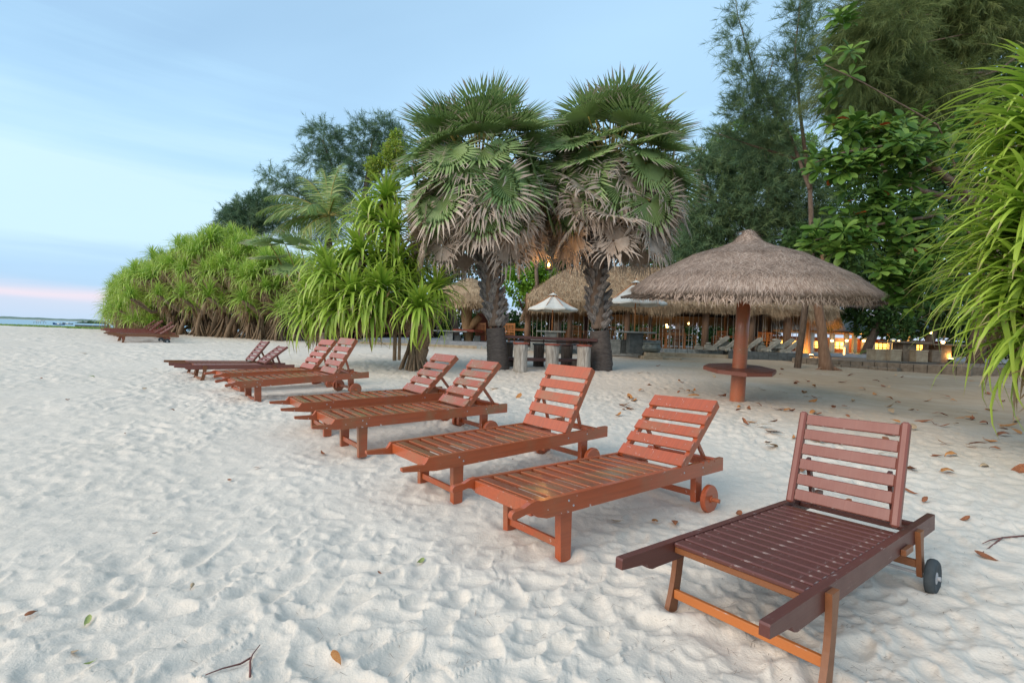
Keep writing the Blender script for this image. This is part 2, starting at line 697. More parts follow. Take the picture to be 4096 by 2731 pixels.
# where the lounger legs press into the sand: (x, y, heading, front leg, rear leg, width)
POSES = [(.478, 2.059, 51.9, .46, 1.80, .66), (-.238, 3.103, 50.9, .30, 1.78, .60), (-.982, 3.965, 49.2, .30, 1.78, .60), (-2.036, 5.043, 51.4, .30, 1.78, .60), (-2.654, 5.776, 52.7, .30, 1.78, .60), (-4.417, 7.507, 46.5, .30, 1.78, .60), (-5.163, 8.400, 45.1, .30, 1.78, .60), (-6.829, 9.619, 47.0, .46, 1.80, .66), (-7.550, 10.473, 46.5, .46, 1.80, .66)]


def leg_spots():
    out = []
    for x, y, th, u0, u1, w in POSES:
        s, c = math.sin(R(th)), math.cos(R(th))
        for u in (u0, u1):
            for v in (.0, w):
                out.append((x + u * s + v * c, y + u * c - v * s, u == u0))
    return out


SPOTS = leg_spots()


def make_sand():
    th = np.concatenate([np.linspace(-180, -68, 46)[:-1], np.linspace(-68, -54, 60)[:-1], np.linspace(-54, 54, 760)[:-1], np.linspace(54, 68, 60)[:-1], np.linspace(68, 180, 46)[:-1]])
    r = np.concatenate([[.05, .3, .6], np.geomspace(.9, 34, 560)[:-1], np.geomspace(34, 900, 46)])
    T, Rr = np.meshgrid(np.radians(th), r)
    x, y = (np.sin(T) * Rr).ravel(), (np.cos(T) * Rr).ravel()
    z, tr = sand_height(x, y)
    nt, nr = len(th), len(r)
    i, j = np.meshgrid(np.arange(nr - 1), np.arange(nt), indexing='ij')
    j2 = (j + 1) % nt
    f = np.stack([i * nt + j, i * nt + j2, (i + 1) * nt + j2, (i + 1) * nt + j], -1).reshape(-1, 4)[:, ::-1]
    me = np_mesh('sand', np.stack([x, y, z], -1), f, {'shore': shore_mask(x, y), 'tread': tr}, True)
    o = obj('sand', me, M['sand'])
    tag(o, kind='structure')
    return o


make_sand()

# ---- sea
t = NT('sea_water')
n = t.noise(t.coord('Object', (.06, .25, 1)), 3.0, 4.0)
t.set(Base_Color=(.20, .35, .43), Roughness=.35)
t.b.inputs['Specular IOR Level'].default_value = .5
t.bump(n, .25, .4)
M['sea'] = t.m
mb = MB()
mb.add([(-3500, 70, -.42), (-3500, 5200, -.42), (1500, 5200, -.42), (1500, 800, -.42), (-40, 190, -.42), (-75, 70, -.42)], [(0, 5, 4, 3, 2, 1)])
tag(mb.build('sea', M['sea']), kind='structure')

# ================================================================== sun loungers
def arc(cx_, cz_, r, a0, a1, n):
    return [(cx_ + r * math.cos(R(a0 + (a1 - a0) * k / n)), cz_ + r * math.sin(R(a0 + (a1 - a0) * k / n))) for k in range(n + 1)]


MESHES = {}


def shared(key, fn):
    if key not in MESHES:
        MESHES[key] = fn()
    return MESHES[key]


def part(name, key, fn, m, parent, loc=(0, 0, 0), rot=(0, 0, 0)):
    new = (key, m.name) not in MESHES
    me = shared((key, m.name), fn)
    o = obj(name, me, m, parent)
    if new and m.name in EDGE and len(me.polygons) < 60:
        me.materials.append(EDGE[m.name])
        for p in me.polygons:
            if max(abs(c) for c in p.normal) < .9:
                p.material_index = 1
    o.location, o.rotation_euler = loc, rot
    return o


def bx(lo, hi, ch=.003):
    return lambda: MB().box(lo, hi, ch).mesh('piece')


def pose(root, x, y, th, z0, ti, rl):
    u = np.array((math.sin(th), math.cos(th), ti))
    v = np.array((math.cos(th), -math.sin(th), rl))
    u, v = unit(u), unit(v)
    w = np.cross(v, u) * -1
    w = np.cross(u, v)
    w = w if w[2] > 0 else -w
    # local axes: X = length (foot to head), Y = across towards the left hand seen from the foot, Z = up
    Mx = np.eye(4)
    Mx[:3, 0], Mx[:3, 1], Mx[:3, 2] = u, -v, np.cross(u, -v)
    Mx[:3, 3] = (x, y, z0 - ti * 1.0 - rl * .31)
    root.matrix_world = Matrix(Mx.tolist())


def orange_lounger(label, group, P, al, handle, m, detail=True, sink=.05, prop=True, seed=0):
    """painted slatted lounger, local: X 0 = foot apron, Y 0 = left rail outer face, -W = right"""
    rs = random.Random(seed)
    root = thing('sun_lounger', label, 'sun lounger', group=group)
    Wd, L, H, uh, b, ul = .62, 2.076, .37, 1.466, .687, .343
    rt, rh = .034, .105
    top = H

    def rail():
        p = [(L, top), (L, top - rh)]
        if handle == 'round':
            p += [(.10, top - rh)] + [(.06, top - rh + .012)] + [(.03, top - .085), (0, top - .060), (-.04, top - .052), (-.10, top - .064)]
            p += arc(-.13, top - .048, .024, 250, 90, 5)
            p += [(-.07, top - .020), (-.02, top + .0), (.02, top + .006), (.05, top)]
        else:
            p += [(.07, top - rh), (-.20, top - .070), (-.205, top - .060), (-.205, top - .042), (-.03, top - .044), (-.015, top - .03), (.005, top)]
        body = p[2:] if True else p
        nt = []
        for k in range(3):
            a = uh + .30 + .085 * k
            nt += [(a - .016, top), (a, top - .022), (a + .016, top)]
        poly = [(L, top - rh)] + body + nt + [(L, top)]
        return MB().prism(poly[::-1], -rt / 2, rt / 2).mesh('side_rail')

    for yy in (-rt / 2, -Wd + rt / 2):
        part('side_rail', ('rail', handle), rail, m, root, (0, yy, 0))
    iw = Wd - 2 * rt - .002
    part('apron', 'apronA', bx((0, -iw / 2, -.088), (.026, iw / 2, -.010)), m, root, (.012, -Wd / 2, top))
    part('tail_board', 'tailA', bx((0, -iw / 2, -.085), (.024, iw / 2, -.028)), m, root, (L - .06, -Wd / 2, top))
    part('slat_ledger', 'ledA', bx((.05, -.012, -.05), (uh, .0, -.026), 0), m, root, (0, -rt - .001, top))
    part('slat_ledger', 'ledA', bx((.05, -.012, -.05), (uh, .0, -.026), 0), m, root, (0, -Wd + rt + .013, top))
    ns = 12
    for k in range(ns):
        u0 = .045 + (uh - .06) / ns * k
        part('slat', 'slatA', bx((0, -iw / 2, -.024), (.071, iw / 2, -.004), .003), m if m is M['red'] else M['slatworn'], root, (u0, -Wd / 2, top + rs.uniform(-.0015, .0015)))
    for (bu, bz) in ((ul - .07, -.035), (ul - .03, -.07), (1.76, -.04), (uh + .03, -.045)):
        part('bolt', 'boltA', lambda: MB().tube([(0, 0, 0), (0, -.004, 0)], .0065, 7).mesh('bolt'), M['steel'], root, (bu, -Wd, top + bz))
    # legs: two square posts at the foot with a stretcher, two posts with wheels near the head
    def leg():
        return MB().prism([(-.048, -.0), (-.038, -top - sink + rh - .0), (.044, -top - sink + rh), (.048, 0)], -.024, .024).mesh('leg')
    for yy in (-rt - .026, -Wd + rt + .026):
        part('leg', ('legA', sink), leg, m, root, (ul - .05, yy, top - rh + .012))
    part('stretcher', 'strA', bx((0, -iw / 2 + .05, 0), (.024, iw / 2 - .05, .046)), m, root, (ul - .075, -Wd / 2, .035))
    ur = 1.80
    for yy in (-rt - .026, -Wd + rt + .026):
        part('leg', 'rlegA', bx((-.046, -.024, .055), (.046, .024, top - rh + .012)), m, root, (ur - .03, yy, 0))
    part('stretcher', 'strA', bx((0, -iw / 2 + .05, 0), (.024, iw / 2 - .05, .046)), m, root, (ur - .035, -Wd / 2, .085))
    for s, yy in ((1, .028), (-1, -Wd - .028)):
        def wheel():
            pr = [(.001, -.022), (.098, -.022), (.107, -.014), (.107, .014), (.098, .022), (.001, .022)]
            mbw = MB().lathe(pr, 26)
            me = mbw.mesh('wheel')
            me.transform(Matrix.Rotation(R(90), 4, 'X'))
            return me
        wh = part('wheel', 'wheelA', wheel, m, root, (ur + .01, yy, .088))

        def hub():
            mbh = MB().lathe([(.001, -.03), (.030, -.03), (.028, .032), (.017, .034), (.016, .085), (.001, .087)], 12)
            me = mbh.mesh('hub')
            me.transform(Matrix.Rotation(R(90), 4, 'X'))
            return me
        part('hub', 'hubA', hub, m, wh, (0, 0, 0), (0, 0, 0 if s < 0 else math.pi))
    # backrest, hinged at uh
    rest = bpy.data.objects.new('backrest', shared(('stiles', m.name), lambda: (lambda q: (q.box((0, -.0, -.052), (b, .036, .0), .003), q.box((0, -iw + .004, -.052), (b, -iw + .04, .0), .003), q)[-1])(MB()).mesh('backrest')))
    COL.objects.link(rest)
    rest.data.materials.append(m) if not rest.data.materials else None
    rest.parent = root
    rest.matrix_local = Matrix.Translation((uh, -rt - .038, top - .002)) @ Matrix.Rotation(-al, 4, 'Y')
    nb = 5
    wid = [.105, .094, .094, .094, .125]
    gap = (b - sum(wid)) / (nb - 1)
    u0 = 0.0
    for k in range(nb):
        part('back_slat', ('bslA', k == 4, k == 0), bx((0, -iw + .002, .001), (wid[k], .038, .021), .0025), m, rest, (u0, 0, 0))
        u0 += wid[k] + gap
    if prop:
        e = .56 * b
        pa = np.array((uh + e * math.cos(al), top + e * math.sin(al) - .03))
        nk = uh + .30 + .085 * (2 if al < R(50) else 0)
        pb = np.array((nk, top - .004))
        ln = float(np.hypot(*(pa - pb)))
        ang = math.atan2(pa[1] - pb[1], pa[0] - pb[0])
        for yy in (-rt - .055, -Wd + rt + .055):
            o = part('prop_strut', ('strut', round(ln, 3)), bx((0, -.012, -.016), (ln, .012, .016)), m, root, (pb[0], yy, pb[1]), (0, -ang, 0))
        part('prop_bar', 'pbarA', lambda: MB().tube([(0, 0, 0), (0, -Wd, 0)], .014, 8).mesh('bar'), m, root, (nk, 0, pb[1] + .006))
    pose(root, *P)
    return root


def saber(top, bot, w, out):
    """curved leg profile in length/height, leaning outwards to the foot end"""
    n = 7
    a, c = [], []
    for k in range(n + 1):
        s = k / n
        z = top + (bot - top) * s
        cx_ = -out * s ** 1.8
        ww = w * (1.05 - .30 * math.sin(math.pi * min(1, s * 1.05)) + .02 * s)
        a.append((cx_ - ww / 2, z))
        c.append((cx_ + ww / 2, z))
    return a + c[::-1]


def plank_lounger(label, group, P, al, mrail, mslat, mback, mleg, mstr, sink=.05, seed=0, tyre=True):
    rs = random.Random(seed)
    root = thing('sun_lounger', label, 'sun lounger', group=group)
    Wd, L, H, uh, b, us = .642, 2.199, .344, 1.583, .60, .372
    rt, rh = .036, .092

    def rail():
        poly = [(L, H), (0, H - .004), (-.004, H - .012), (-.004, H - .050), (.17, H - .062), (.185, H - .085), (.215, H - .094), (.25, H - .092), (.31, H - rh), (L, H - rh)]
        return MB().prism(poly, -rt / 2, rt / 2).mesh('side_rail')

    for yy in (-rt / 2, -Wd + rt / 2):
        part('side_rail', 'railB', rail, mrail, root, (0, yy, 0))
    iw = Wd - 2 * rt - .002
    part('front_rail', 'frB', bx((0, -iw / 2, -.055), (.03, iw / 2, -.027)), mleg, root, (us + .008, -Wd / 2, H))
    ns = 14
    for k in range(ns):
        u0 = us + (uh - us) / ns * k
        part('slat', 'slatB', bx((0, -iw / 2, -.024), (.073, iw / 2, -.004), .0055), mslat, root, (u0, -Wd / 2, H + rs.uniform(-.001, .001)))
    for yy in (-rt - .001, -Wd + rt + .015):
        part('slat_ledger', 'ledB', bx((us + .05, -.014, -.06), (uh + .1, .0, -.025), 0), mrail, root, (0, yy, H))
    part('tail_board', 'tailB', bx((0, -iw / 2, -.075), (.03, iw / 2, -.015)), mrail, root, (L - .28, -Wd / 2, H))
    # sabre legs bolted outside the rails
    ul = .50
    for yy in (.013, -Wd - .013):
        part('leg', ('legB', sink), lambda: MB().prism(saber(0, -H - sink + .02, .075, .07), -.0125, .0125).mesh('leg'), mleg, root, (ul, yy, H - .018))
        part('leg', 'rlegB', lambda: MB().prism(saber(0, -H + .09, .075, -.05), -.0125, .0125).mesh('leg'), mleg, root, (L - .42, yy, H - .018))
        part('rub_block', 'blkB', bx((-.07, -.012, -.016), (.07, .012, .016)), mleg, root, (L - .66, yy, H - rh + .016))
    part('stretcher', 'strB', bx((-.012, -Wd / 2 - .0, 0), (.012, Wd / 2 + .0, .042)), mstr, root, (ul - .045, -Wd / 2, .045))
    part('stretcher', 'strB2', bx((-.012, -Wd / 2 - .0, 0), (.012, Wd / 2 + .0, .042)), mleg, root, (L - .41, -Wd / 2, .12))
    for s, yy in ((1, .065), (-1, -Wd - .065)):
        def tyre_():
            me = MB().lathe([(.030, -.016), (.045, -.019), (.070, -.024), (.086, -.023), (.095, -.014), (.0975, 0), (.095, .014), (.086, .023), (.070, .024), (.045, .019), (.030, .016)], 30).mesh('tyre', True)
            me.transform(Matrix.Rotation(R(90), 4, 'X'))
            return me
        wh = part('wheel', 'tyreB', tyre_, M['rubber'], root, (L - .385, yy, .085))

        def hub():
            me = MB().lathe([(.001, -.018), (.032, -.018), (.032, .018), (.012, .020), (.012, .034), (.001, .036)], 14).mesh('hub')
            me.transform(Matrix.Rotation(R(90), 4, 'X'))
            return me
        part('hub', 'hubB', hub, M['steel'], wh, (0, 0, 0), (0, 0, 0 if s < 0 else math.pi))
    part('axle', 'axleB', lambda: MB().tube([(0, .07, 0), (0, -Wd - .07, 0)], .009, 8).mesh('axle'), M['steel'], root, (L - .385, 0, .085))
    rest = bpy.data.objects.new('backrest', shared(('stilesB', mback.name), lambda: (lambda q: (q.box((-.01, -.02, -.026), (b - .022, .022, .026), .010), q.box((-.01, -iw + .018, -.026), (b - .022, -iw + .06, .026), .010), q)[-1])(MB()).mesh('backrest')))
    COL.objects.link(rest)
    if not rest.data.materials:
        rest.data.materials.append(mback)
    rest.parent = root
    rest.matrix_local = Matrix.Translation((uh + .02, -rt - .024, H + .02)) @ Matrix.Rotation(-al, 4, 'Y')
    for k in range(6):
        part('back_slat', 'bslB', bx((0, -iw + .061, -.002), (.068, -.021, .016), .005), mback, rest, (.012 + k * .0965, 0, 0))
    e = .50 * b
    pa = np.array((uh + .02 + e * math.cos(al) + .02, H + e * math.sin(al) - .0))
    pb = np.array((uh + .36 if al < R(60) else uh + .24, H - .03))
    ln = float(np.hypot(*(pa - pb)))
    ang = math.atan2(pa[1] - pb[1], pa[0] - pb[0])
    for yy in (-rt - .075, -Wd + rt + .075):
        part('prop_strut', ('strutB', round(ln, 3)), bx((0, -.011, -.02), (ln, .011, .02)), mrail, root, (pb[0], yy, pb[1]), (0, -ang, 0))
    part('prop_bar', 'pbarB', bx((-.02, -iw / 2, -.014), (.02, iw / 2, .014)), mrail, root, (pb[0], -Wd / 2, pb[1] - .005))
    pose(root, *P)
    return root


GL = 'sun loungers standing in a row on the sand'
plank_lounger('dark mahogany sun lounger nearest the camera, with black rubber wheels', GL, (.478, 2.059, R(51.9), -.107, -.040, .031), R(70.9), M['dark'], M['dark'], M['darkback'], M['legwood'], M['honey'], seed=1)
orange_lounger('orange painted sun lounger with white flecked slats beside the dark mahogany one', GL, (-.238, 3.103, R(50.9), -.104, -.014, .031), R(41.7), 'round', M['flecked'], seed=2)
orange_lounger('orange sun lounger with steep backrest, second of the orange ones from the right', GL, (-.982, 3.965, R(49.2), -.063, .014, -.004), R(59.1), 'point', M['orange'], seed=3)
orange_lounger('orange sun lounger just left of the steep one, its front leg frame showing', GL, (-2.036, 5.043, R(51.4), -.010, .010, .001), R(46.1), 'point', M['olive'], seed=4)
orange_lounger('orange sun lounger half hidden behind its neighbour in the middle of the row', GL, (-2.654, 5.776, R(52.7), .033, .020, 0), R(43.6), 'point', M['olive'], seed=5)
orange_lounger('orange sun lounger with raised back and both wheels showing under the pandanus leaves', GL, (-4.417, 7.507, R(46.5), .067, .042, -.012), R(57), 'round', M['olive'], seed=6)
orange_lounger('orange sun lounger behind the one with both wheels showing', GL, (-5.163, 8.400, R(45.1), .065, .016, 0), R(51.5), 'round', M['orange'], seed=7)
plank_lounger('dark brown sun lounger with low backrest at the far left end of the row', GL, (-6.829, 9.619, R(47.0), .067, -.014, .003), R(38.9), M['darkback'], M['darkback'], M['darkback'], M['legwood'], M['legwood'], seed=8)
plank_lounger('honey brown sun lounger, last of the row, steeper backrest than its dark neighbour', GL, (-7.550, 10.473, R(46.5), .052, -.024, .002), R(54.7), M['legwood'], M['darkback'], M['darkback'], M['legwood'], M['legwood'], seed=9)

# ================================================================== thatch, parasol, pavilion
def straw_material(name, c1, c2, c3):
    t = NT(name)
    a = t.attr('rnd')
    col = t.ramp(a, [(0., c1), (.5, c2), (1., c3)])
    big = t.noise(t.coord('Object'), 2.2, 4.0)
    col = t.mix(t.math('MULTIPLY', t.ramp(big, [(.42, 0.), (.66, 1.)]), .45), col, tuple(x * .62 for x in c1))
    t.set(Base_Color=col, Roughness=.85)
    t.b.inputs['Specular IOR Level'].default_value = .2
    return t.m


M['thatch'] = straw_material('grey_thatch', (.23, .16, .12), (.37, .275, .215), (.53, .42, .345))
M['thatch2'] = straw_material('tan_thatch', (.28, .18, .10), (.47, .33, .20), (.64, .48, .31))
M['thatchbase'] = simple('thatch_under', (.13, .095, .07), (.30, .235, .19), 26, .95, (1, 1, 1), .8, .03)
M['thatchbase2'] = simple('thatch_under_tan', (.17, .105, .06), (.36, .24, .15), 22, .95, (1, 1, 1), .8, .03)
M['weave'] = simple('woven_underside', (.05, .035, .025), (.10, .07, .05), 18, .9)
M['post'] = simple('timber_post', (.16, .085, .05), (.26, .16, .10), 5, .8, (6, 6, .6), .4, .01)
M['bark'] = simple('bark', (.10, .07, .05), (.22, .16, .12), 7, .9, (3, 3, .7), .8, .02)
M['greystone'] = simple('grey_stone', (.17, .185, .18), (.33, .345, .325), 6, .85, (1, 1, 1), .35, .01)
M['darkstone'] = simple('dark_stone', (.05, .058, .058), (.115, .125, .12), 5, .8, (1, 1, 1), .3, .01)
M['tanstone'] = simple('tan_stone', (.26, .20, .13), (.40, .33, .23), 7, .9, (1, 1, 1), .5, .01)
M['brownstone'] = simple('brown_stone', (.13, .10, .07), (.24, .19, .14), 7, .9, (1, 1, 1), .5, .01)
M['paving'] = simple('terrace_paving', (.20, .21, .22), (.30, .31, .32), 4, .7, (1, 1, 1), .15, .005)
M['palestone'] = simple('pale_carved_stone', (.20, .185, .15), (.34, .32, .26), 7, .85, (1, 1, 1), .4, .01)
M['canvas'] = simple('cream_canvas', (.58, .56, .50), (.68, .66, .60), 3, .85, (1, 1, 1), .05)
M['black'] = simple('shade_black', (.012, .008, .006), (.022, .014, .010), 3, .9, bump=0)  # near-black colour stands in for the shade under roofs
M['rope'] = simple('pale_rope', (.34, .29, .23), (.5, .44, .36), 20, .9)


def blades(P, D, N, L, Wd, droop=0.0, rnd=None, seg=2):
    """thin tapered blades: start P, direction D, surface normal N, length L, width Wd; droop bends them down"""
    n = len(P)
    D, N = unit(D), unit(N)
    side = unit(np.cross(D, N))
    L = np.broadcast_to(L, (n,))[:, None]
    Wd = np.broadcast_to(Wd, (n,))[:, None]
    droop = np.broadcast_to(droop, (n,))[:, None]
    vs_, ts = [], []
    for k in range(seg):
        s = k / seg
        c = P + D * L * s - np.array((0, 0, 1.)) * droop * L * s * s
        w = Wd * (1 - .35 * s) * .5
        vs_ += [c - side * w, c + side * w]
        ts += [s, s]
    vs_.append(P + D * L - np.array((0, 0, 1.)) * droop * L)
    ts.append(1.)
    m = 2 * seg + 1
    V = np.stack(vs_, 1).reshape(-1, 3)
    base = (np.arange(n) * m)[:, None]
    fs = []
    for k in range(seg - 1):
        a = 2 * k
        fs += [base + np.array([a, a + 1, a + 3]), base + np.array([a, a + 3, a + 2])]
    a = 2 * (seg - 1)
    fs.append(base + np.array([a, a + 1, a + 2]))
    F = np.concatenate(fs)
    rnd = rng.random(n) if rnd is None else rnd
    return V, F, np.tile(np.array(ts), n), np.repeat(rnd, m)


def blade_obj(name, parts, m, parent, kind='stuff'):
    V, F, T, Rn, o = [], [], [], [], 0
    for v, f, t_, r_ in parts:
        V.append(v)
        F.append(f + o)
        T.append(t_)
        Rn.append(r_)
        o += len(v)
    me = np_mesh(name, np.concatenate(V), np.concatenate(F), {'t': np.concatenate(T), 'rnd': np.concatenate(Rn)})
    ob = obj(name, me, m, parent)
    if kind:
        ob['kind'] = kind
    return ob


def round_thatch(root, prof, mat_s, mat_b, n_straw, lip=.13, fringe=1500, ragged=.05, ln=.24, wd=.008, seed=1, tuft=True):
    """round thatched roof from a radial profile (r, z)"""
    pr = np.array(prof, float)
    zr = lambda r: np.interp(r, pr[:, 0], pr[:, 1])
    Rm, ze = pr[-1]
    full = [(max(r, .002), z) for r, z in zip(np.linspace(0, Rm, 26), zr(np.linspace(0, Rm, 26)))]
    full += [(Rm + .035, ze - .03), (Rm + .03, ze - lip * .6), (Rm - .04, ze - lip), (Rm - .22, ze - lip + .02)]
    full += [(Rm * .55, ze - lip + .28), (.10, zr(.1) - .22)]
    ph = rng.random(8) * 6.28

    def fn(r, z, th, i):
        k = min(1, r / Rm)
        b = sum(math.sin(th * (q + 2) + ph[q]) for q in range(6)) / 6
        b2 = math.sin(th * 23 + ph[6] + i) * math.sin(th * 37 + ph[7])
        return r * (1 + .02 * b * k), z + k * (.03 * b + .012 * b2)
    MB().lathe(full, 72, fn=fn).build('roof', mat_b, root, True)
    # straw laid down the slope
    u = np.sqrt(rng.random(n_straw)) * Rm * 1.0
    th = rng.random(n_straw) * 2 * math.pi
    e = .02
    sl = (zr(u + e) - zr(np.maximum(u - e, 0))) / (2 * e)
    rad = np.stack([np.cos(th), np.sin(th), 0 * th], -1)
    tang = np.stack([-np.sin(th), np.cos(th), 0 * th], -1)
    D = rad + np.array((0, 0, 1.)) * sl[:, None]
    N = np.array((0, 0, 1.)) - rad * sl[:, None]
    spread = np.where(u < Rm * .9, 1.1, .35)
    D2 = unit(D) + tang * (rng.normal(size=n_straw) * spread)[:, None] + unit(N) * (rng.normal(size=n_straw) * .06 + .03)[:, None]
    b = np.array([sum(math.sin(x * (q + 2) + ph[q]) for q in range(6)) / 6 for x in th])
    P = rad * u[:, None]
    P[:, 2] = zr(u) + .03 * b * u / Rm + .008 + rng.random(n_straw) * .012
    a = blades(P, D2, N, ln * (.4 + .9 * rng.random(n_straw)), wd * (.6 + .8 * rng.random(n_straw)), .10)
    # combed bundles over the edge and short broken stalks below it
    th = rng.random(fringe) * 2 * math.pi
    rad = np.stack([np.cos(th), np.sin(th), 0 * th], -1)
    tang = np.stack([-np.sin(th), np.cos(th), 0 * th], -1)
    clump = np.sin(th * 41 + 2 * np.sin(th * 7)) * .5 + .5
    P = rad * (Rm - .20 + rng.random(fringe) * .22)[:, None]
    P[:, 2] = zr(np.linalg.norm(P[:, :2], axis=1)) + .012 + rng.random(fringe) * .02
    D = rad * .95 - np.array((0, 0, 1.)) * (.55 + rng.random(fringe) * .5)[:, None] + tang * (rng.normal(size=fringe) * .16)[:, None]
    f1 = blades(P, D, rad + (0, 0, .6), (.08 + ragged * rng.random(fringe) + .07 * clump), wd * 1.2, .25)
    nf = fringe // 2
    th = rng.random(nf) * 2 * math.pi
    rad = np.stack([np.cos(th), np.sin(th), 0 * th], -1)
    tang = np.stack([-np.sin(th), np.cos(th), 0 * th], -1)
    P = rad * (Rm - .10 + rng.random(nf) * .14)[:, None]
    P[:, 2] = ze - lip * (.35 + .75 * rng.random(nf))
    D = rad * (rng.normal(size=nf) * .5)[:, None] - np.array((0, 0, 1.)) * (.5 + rng.random(nf))[:, None] + tang * (rng.normal(size=nf) * .6)[:, None]
    f2 = blades(P, D, rad, .05 + (ragged + .02) * 1.6 * rng.random(nf) ** 3 + .03, wd * 1.9, .1, rnd=.45 + .55 * rng.random(nf))
    blade_obj('straw', [a, f1, f2], mat_s, root)


M['polepaint'] = paint_wood('orange_pole_paint', (.42, .115, .045), .5, .70)
M['tableboard'] = dark_wood('red_brown_board', (.13, .040, .025), (.20, .065, .042), .78)


def make_parasol():
    base = ground(2948, 1604)
    top = at(2977, 1185, base[1] - .17)
    ax = unit(top - base)
    root = thing('thatched_parasol', 'large thatched beach parasol on an orange pole, standing on the sand', 'parasol')
    Mx = frame(np.cross((0, 1, 0), ax), ax)
    Mx.translation = base
    root.matrix_world = Mx
    ap = 3.21
    prof = [(0, ap), (.08, ap - .02), (.15, ap - .12), (.24, ap - .22), (.42, ap - .305), (.92, ap - .455), (1.28, ap - .64), (1.68, ap - .84), (2.02, ap - 1.10)]
    round_thatch(root, prof, M['thatch'], M['thatchbase'], 52000, .16, 8000, .03, .20, .0075)
    # woven underside: crossing split-bamboo strips below the roof
    mbw = MB()
    for k in range(40):
        a = 2 * math.pi * k / 40
        for s in (-1, 1):
            p0 = np.array((math.cos(a) * .25, math.sin(a) * .25, 2.52))
            a2 = a + s * .75
            p1 = np.array((math.cos(a2) * 2.27, math.sin(a2) * 1.90, 1.92))
            mbw.tube([p0, (p0 + p1) / 2 - (0, 0, .03), p1], .022, 4)
    mbw.build('woven_underside', M['weave'], root)
    for k in range(8):
        a = 2 * math.pi * (k + .3) / 8
        MB().tube([(math.cos(a) * .1, math.sin(a) * .1, 2.30), (math.cos(a) * 1.95, math.sin(a) * 1.95, 1.90)], .03, 6).build('rafter', M['weave'], root)
    pr = [(.135, -.15), (.132, .4), (.122, 1.2), (.118, 2.55), (.001, 2.56)]
    MB().lathe(pr, 28, fn=lambda r, z, t_, i: (r * (1 + .012 * math.sin(3 * t_ + i)), z)).build('pole', M['polepaint'], root, True)
    # octagonal table board round the pole, of planks
    oct_ = [(.64 * math.cos(R(22.5 + 45 * k + 8)), .66 * math.sin(R(22.5 + 45 * k + 8))) for k in range(8)]
    tb = MB().prism(oct_, .575, .635, (0, 1, 2)).build('table_board', M['tableboard'], root)
    oc = np.array(oct_)
    ys = np.linspace(oc[:, 1].min() + .01, oc[:, 1].max() - .01, 9)

    def span(y):
        xs = []
        for k in range(8):
            (x0, y0), (x1, y1) = oct_[k], oct_[(k + 1) % 8]
            if (y0 - y) * (y1 - y) <= 0 and y0 != y1:
                xs.append(x0 + (y - y0) / (y1 - y0) * (x1 - x0))
        return (min(xs), max(xs)) if xs else (0, 0)
    for k in range(8):
        ya, yb = ys[k] + .004, ys[k + 1] - .004
        (a0, a1), (b0, b1) = span(ya), span(yb)
        MB().prism([(a0 + .004, ya), (a1 - .004, ya), (b1 - .004, yb), (b0 + .004, yb)], .6365, .648, (0, 1, 2)).build('plank', M['tableboard'], tb)
    return root


make_parasol()


# ---- small thatched hut with the crooked trunk, left of the palms
def make_hut():
    b = at(1872, 1386, 25.5)
    root = thing('thatched_parasol', 'small straw parasol on a crooked trunk, seen behind the left fan palm', 'parasol', b)
    prof = [(0, 3.62), (.22, 3.57), (.7, 3.34), (1.25, 3.10), (1.75, 2.74), (1.95, 2.38)]
    round_thatch(root, prof, M['thatch2'], M['thatchbase2'], 16000, .20, 9000, .22, .3, .016)
    MB().tube([(0, 0, -.2), (.02, 0, .5), (-.10, 0, 1.2), (-.14, .02, 1.9), (.02, 0, 2.9)], [.30, .26, .27, .30, .12], 12, wob=.06).build('trunk', M['trunkwood'], root, True)
    MB().tube([(.05, 0, .95), (.34, -.06, 1.35), (.58, -.08, 1.62)], [.22, .20, .19], 10, wob=.06).build('branch_stub', M['trunkwood'], root, True)
    tb = [(.86 * math.cos(R(22.5 + 45 * k)), .86 * math.sin(R(22.5 + 45 * k))) for k in range(8)]
    MB().prism(tb, .78, .90, (0, 1, 2)).build('table_board', M['red'], root)


M['trunkwood'] = simple('pale_trunk', (.26, .15, .07), (.42, .28, .15), 5, .85, (4, 4, .8), .5, .02)
make_hut()

FZ = float(at(2720, 1396, 22.4)[2])            # terrace floor level


